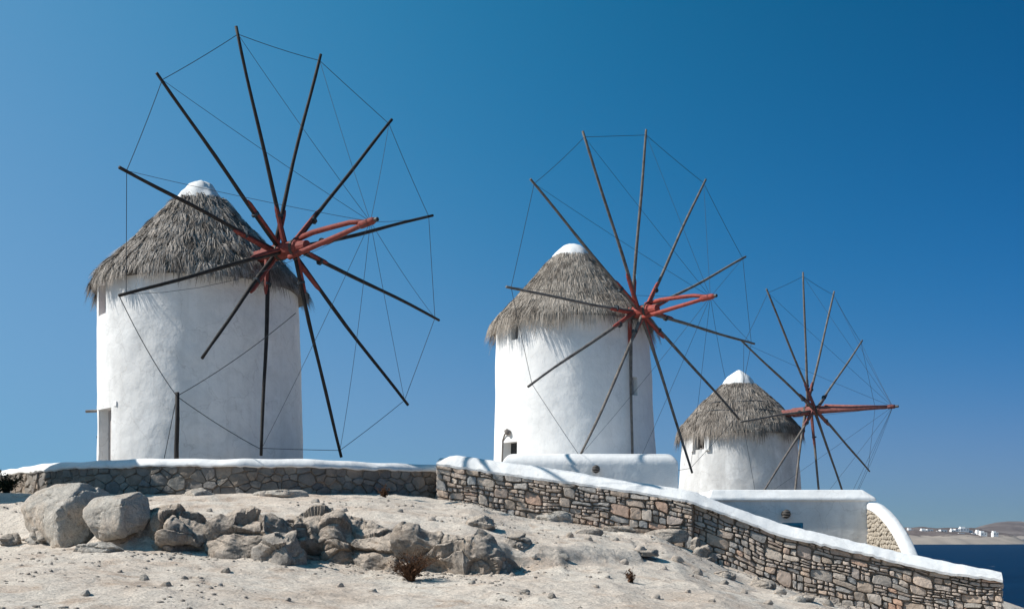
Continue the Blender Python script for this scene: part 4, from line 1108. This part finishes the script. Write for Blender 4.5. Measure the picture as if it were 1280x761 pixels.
def outcrop(xa, xb, ns=460, nv=100):
    xs = np.linspace(xa, xb, ns); by = np.interp(xs, BX, BY); by = by-.10+.16*fbm(xs*.9, xs*0, None, 61, 3)+.75*sstep(-5.6, -6.2, xs)
    zf = ground(xs, by-.25)-.16; zr = ground(xs, by+1.15)-.02
    end = np.minimum(sstep(xa, xa+.5, xs), sstep(xb, xb-.9, xs)); zr = zf+(zr-zf)*(.25+.75*end)
    hump = (.10*fbm(xs*1.3, xs*0+3, None, 62, 3)+.03)*end
    tv = np.array([0, .12, .30, .48, .60, .72, .85, 1.0]); fy = np.array([.0, -.06, -.08, .0, .12, .36, .75, 1.25]); fz = np.array([0, .20, .50, .76, .90, .98, 1.0, .95])
    v = np.linspace(0, 1, nv); sm = lambda f: np.convolve(np.pad(np.interp(v, tv, f), 5, mode='edge'), np.ones(11)/11, 'valid')
    y = by[None]+sm(fy)[:, None]; z = zf[None]+(zr-zf)[None]*sm(fz)[:, None]+hump[None]*np.sin(np.pi*np.clip(v*1.1, 0, 1))[:, None]; x = np.repeat(xs[None], nv, 0)
    P = np.stack([x, y, z], -1)
    n = np.cross(np.gradient(P, axis=1), np.gradient(P, axis=0)); n /= np.linalg.norm(n, axis=-1, keepdims=True)+1e-9
    if n[nv//3, ns//2, 1] > 0: n = -n
    X, Y, Z = P[..., 0]+.10*fbm(x*1.7, y*1.7, z*1.7, 63, 3), P[..., 1], P[..., 2]+.10*fbm(x*1.7+9, y*1.7, z*1.7, 64, 3)
    # jointed blocks: nearest site decides the block, each block its own tilt and set-back
    rg = np.random.default_rng(7); K = 60; st = P.reshape(-1, 3)[rg.integers(0, ns*nv, K)]+rg.normal(0, .06, (K, 3)); of = rg.normal(0, 1, K); tl = rg.normal(0, 1, (K, 3))
    q = np.stack([X*.75, Y, Z*1.25], -1).reshape(-1, 3); sq = st*np.array([.75, 1, 1.25]); blk = np.empty(len(q)); crk = np.empty(len(q))
    for a in range(0, len(q), 8000):
        D = np.linalg.norm(q[a:a+8000, None]-sq[None], axis=2); i1 = D.argmin(1); f = np.partition(D, 1, axis=1); dv = q[a:a+8000]-sq[i1]
        blk[a:a+8000] = .035*of[i1]+np.clip((dv*tl[i1]).sum(1)*.30, -.10, .10); crk[a:a+8000] = np.exp(-((f[:, 1]-f[:, 0])/.022)**2)
    disp = blk.reshape(nv, ns)-.028*crk.reshape(nv, ns)
    disp += .10*(1-2*np.abs(vnoise(X*1.5, Y*1.5, Z*1.9, 65)))+.032*ridged(X*2.2, Y*2.2, Z*5+X*2.2, 66, 4)+.014*fbm(X*9, Y*9, Z*12, 67, 4)
    edge = np.minimum(1, np.minimum(v/.08, (1-v)/.22))[:, None]
    P = P+n*(disp*np.clip(edge, 0, 1))[..., None]
    I = (np.arange(nv-1)[:, None]*ns+np.arange(ns-1)[None]).ravel()
    o = bpy.data.objects.new('rock_outcrop', None)
    bpy.data.objects.remove(o)
    org = np.array([(xa+xb)/2, float(by.mean()), float(zf.min())])
    me = big_mesh('rock_outcrop', P.reshape(-1, 3)-org, np.stack([I, I+1, I+ns+1, I+ns], 1), M['bedrock']); me.set_sharp_from_angle(angle=.55)
    o = bpy.data.objects.new('rock_outcrop', me); C.objects.link(o); o.location = org
    tag(o, 'long low bank of dark cracked bedrock running from the boulders past the dry bush', 'outcrop')
outcrop(-6.75, .15)
for px, py, d, w, h, dep, sd_, lb, mt in [
    (46,680,None,36,30,.55,31,'small grey wedge rock at the foot of the huge pale boulder','boulder'),
    (14,670,19.6,40,18,.8,32,'low rounded rock half buried beside the small wedge rock','rock'),
    (120,690,None,86,16,.7,33,'flat pale ledge lying under the block-shaped tan boulder','boulder'),
    (352,706,None,84,52,1.0,34,'large rounded grey rock at the foot of the bank, left of the dry bush','rock'),
    (590,716,None,84,50,.9,35,'knobbly grey rock ending the bank, right of the dry bush','rock'),
    (623,716,None,24,24,.3,36,'small pale upright block at the end of the bank','boulder'),
    (600,662,21.5,60,22,.8,37,'dark jagged rock in front of the wall corner','rock'),
    (645,687,None,64,24,.8,38,'low triangular rock on the slope right of the bank','rock'),
    (248,622,24.8,54,12,.9,39,'low pale slab at the foot of the terrace wall','boulder'),
    (345,626,24.9,110,9,.7,40,'long flat slab lying along the foot of the terrace wall','boulder'),
    (690,662,26.0,80,15,.9,41,'smooth flat rock under the sloping wall, near its high end','boulder'),
    (830,688,24.9,90,16,.8,42,'broad layered ledge beneath the middle of the sloping wall','rock'),
    (770,672,25.6,60,10,.6,43,'thin ledge of rock along the wall foot','rock'),
    (878,706,24.6,40,22,.6,44,'rounded pale rock where the sloping wall steps back','rock'),
    (735,668,None,54,9,.5,47,'thin grey slab below the big square stone of the sloping wall','rock'),
    (800,694,None,74,9,.8,48,'broad worn ledge on the slope below the layered ledge','rock'),
    (905,722,None,46,10,.6,49,'small grey ledge on the slope below the step in the wall','rock'),
    (952,736,None,56,11,.7,50,'crumbling ledge at the foot of the lower sloping wall','rock'),
    (1000,752,None,52,10,.6,51,'low ledge where the lower wall meets the ground','rock'),
    (868,684,25.75,22,34,.4,46,'dark block filling the notch of the sloping wall','rock')]:
    rand_rock('rock', px, py, d, w, h, dep, sd_, lb, None, mt, sub=5, amp=.13, nfacet=26, chip=.30, n=11, frac=(14, .09, .04))
# loose stones one can pick out
r = random.Random(55); gS = 'loose stones scattered on the dusty ground'; lS = 'loose grey stone lying on the pale dusty ground'
spots = [(180,725,20,10),(208,733,20,7),(230,724,14,6),(107,745,16,9),(282,716,18,8),(275,732,10,5),(70,700,8,4),(35,718,10,4),(425,734,14,7),(466,740,14,5),(150,716,10,5),(360,752,12,5),(590,730,14,5),(655,742,20,6),(690,748,16,8),(705,700,20,9),(735,675,14,7),(712,671,16,8),(770,676,12,6),(780,705,16,8),(830,712,14,6),(668,700,12,6),(872,718,18,9),(905,730,16,7),(930,742,14,6),(860,740,12,5),(820,748,18,7),(945,728,20,10),(975,742,22,10),(890,752,14,6),(1000,752,22,10),(960,755,18,7),(1035,757,20,9),(745,735,12,5),(800,690,22,10),(845,702,24,10),(760,722,10,4),(640,720,14,6),(215,640,12,6),(262,640,10,5),(385,640,12,5),(430,640,14,6),(500,640,12,5),(540,650,14,7),(330,620,20,8),(395,628,18,6)]
for k, (px, py, w, h) in enumerate(spots):
    rand_rock('loose_stone', px, py, ground_depth(px, py), w, h, w/F*15*r.uniform(.7, 1.), 300+k, lS, gS, 'pebble' if k % 3 else 'boulder', 3, .10, .2, n=8, nfacet=9, chip=.35, cat='stone')
# gravel
D0, F0 = ico(1); m = MB(); rg = np.random.default_rng(9); gvV = []; gvF = []; nb = 0
n = 5200; px = rg.uniform(-20, 1130, n); d = 11+14*rg.random(n)**.9; gxp = (px-640)/F*d
keep = (fbm(gxp*.9, d*.9, None, 91, 3) > .22) & (d < np.where(gxp < -1.9, wall_y(W1P, gxp), wall_y(W2P, gxp))-.35); gxp = gxp[keep]; d = d[keep]
ex = rg.uniform(-1.5, 9, 1500); ey = wall_y(W2P, ex)-.3-rg.exponential(.7, 1500); gxp = np.r_[gxp, ex]; d = np.r_[d, ey]
ex = rg.uniform(-6, .5, 700); ey = np.interp(ex, BX, BY)-.15-rg.exponential(.35, 700); gxp = np.r_[gxp, ex]; d = np.r_[d, ey]
gzp = ground(gxp, d); sz = .006+.032*rg.random(len(d))**4
for x, y, z, s in zip(gxp, d, gzp, sz):
    q = D0*(1+rg.uniform(-.25, .25, (len(D0), 1)))*np.array([s*rg.uniform(.8, 1.4), s*rg.uniform(.8, 1.4), s*rg.uniform(.5, .9)])
    gvV.append(q+np.array([x, y, z+s*.2])); gvF += [tuple(i+nb for i in f) for f in F0]; nb += len(D0)
gv = mk('gravel', np.concatenate(gvV), gvF, M['pebble'], origin=(0, 18, ZC), smooth=False); tag(gv, 'fine grey gravel strewn over the dusty slope', 'gravel', kind='stuff')

# ------------------------------------------------------------------ plants
def bush(name, px, py, w, h, n, seed, label, mat, leaves=0, cat='bush', d=None, lmat=None):
    d = d or ground_depth(px, py); c = W(px, py, d); c[2] = gz(c[0], d)-.02; r = random.Random(seed)
    ww = w/F*d; hh = h/F*d; o = thing(name, c, label, cat); m = MB(); lf = MB()
    for i in range(n):
        a = r.uniform(0, 2*math.pi); sp = r.random()**.6; L = r.uniform(.35, 1.)*(1+.3*math.sin(a*3+seed)*sp)
        e = c+np.array([math.cos(a)*ww/2*sp*L, math.sin(a)*ww/2*sp*L, hh*L*(1-.45*sp*sp)])
        mid = c+(e-c)*.5+np.array([r.uniform(-.04, .04), r.uniform(-.04, .04), .05*r.random()+hh*.08])
        m.tube([c+np.array([r.uniform(-.05, .05), r.uniform(-.05, .05), 0]), mid, e], [.007, .005, .002], 4, False)
        for j in range(3):
            t = r.uniform(.3, 1.); q = c+(e-c)*t; v = np.array([r.uniform(-1, 1), r.uniform(-1, 1), r.uniform(0, 1)])*hh*.25
            m.tube([q, q+v*.6+np.array([0, 0, .01]), q+v], [.0035, .0025, .0015], 3, False)
            for _ in range(leaves):
                b = q+v*r.uniform(.2, 1.); u = np.array([r.uniform(-1, 1), r.uniform(-1, 1), r.uniform(-1, 1)])*.035*r.uniform(.6, 1.3); w_ = np.cross(u, [r.uniform(-1, 1), r.uniform(-1, 1), 1])*.5
                lf.add([b, b+u*.5+w_, b+u, b+u*.5-w_], [(0, 1, 2, 3)])
    m.build('twigs', mat, o)
    if lf.v: tag(lf.build('foliage', lmat or mat, o), kind='stuff')
    return o
bush('dry_bush', 514, 726, 78, 44, 120, 3, 'dry brown twiggy bush growing in front of the shaded bank', M['twig'], 1)
bush('small_dry_plant', 788, 728, 18, 22, 22, 5, 'tiny dry sprig on the open slope below the sloping wall', M['twig'], 1, 'plant')
bush('small_dry_plant', 480, 634, 26, 18, 30, 6, 'small withered tuft at the foot of the terrace wall', M['twig'], 2, 'plant', 25.7)
bush('dark_shrub', 8, 616, 44, 28, 170, 7, 'dark green shrub at the left end of the terrace wall', M['leaf_dark'], 5, 'shrub', 26.8)

# ------------------------------------------------------------------ air
hz = bpy.data.materials.new('haze'); hz.use_nodes = True; hn = hz.node_tree.nodes; hl = hz.node_tree.links
hn.remove(hn['Principled BSDF']); pv = hn.new('ShaderNodeVolumePrincipled'); pv.inputs['Color'].default_value = (.80, .88, 1., 1); pv.inputs['Density'].default_value = 0.000025
pv.inputs['Anisotropy'].default_value = .2
hl.new(pv.outputs[0], hn['Material Output'].inputs['Volume'])
m = MB(); m.box((-9500, -9500, -19), (9500, 9500, 130)); hb = m.build('haze', hz, origin=(0, 0, -19)); tag(hb, 'thin blue sea haze', 'haze', kind='stuff')
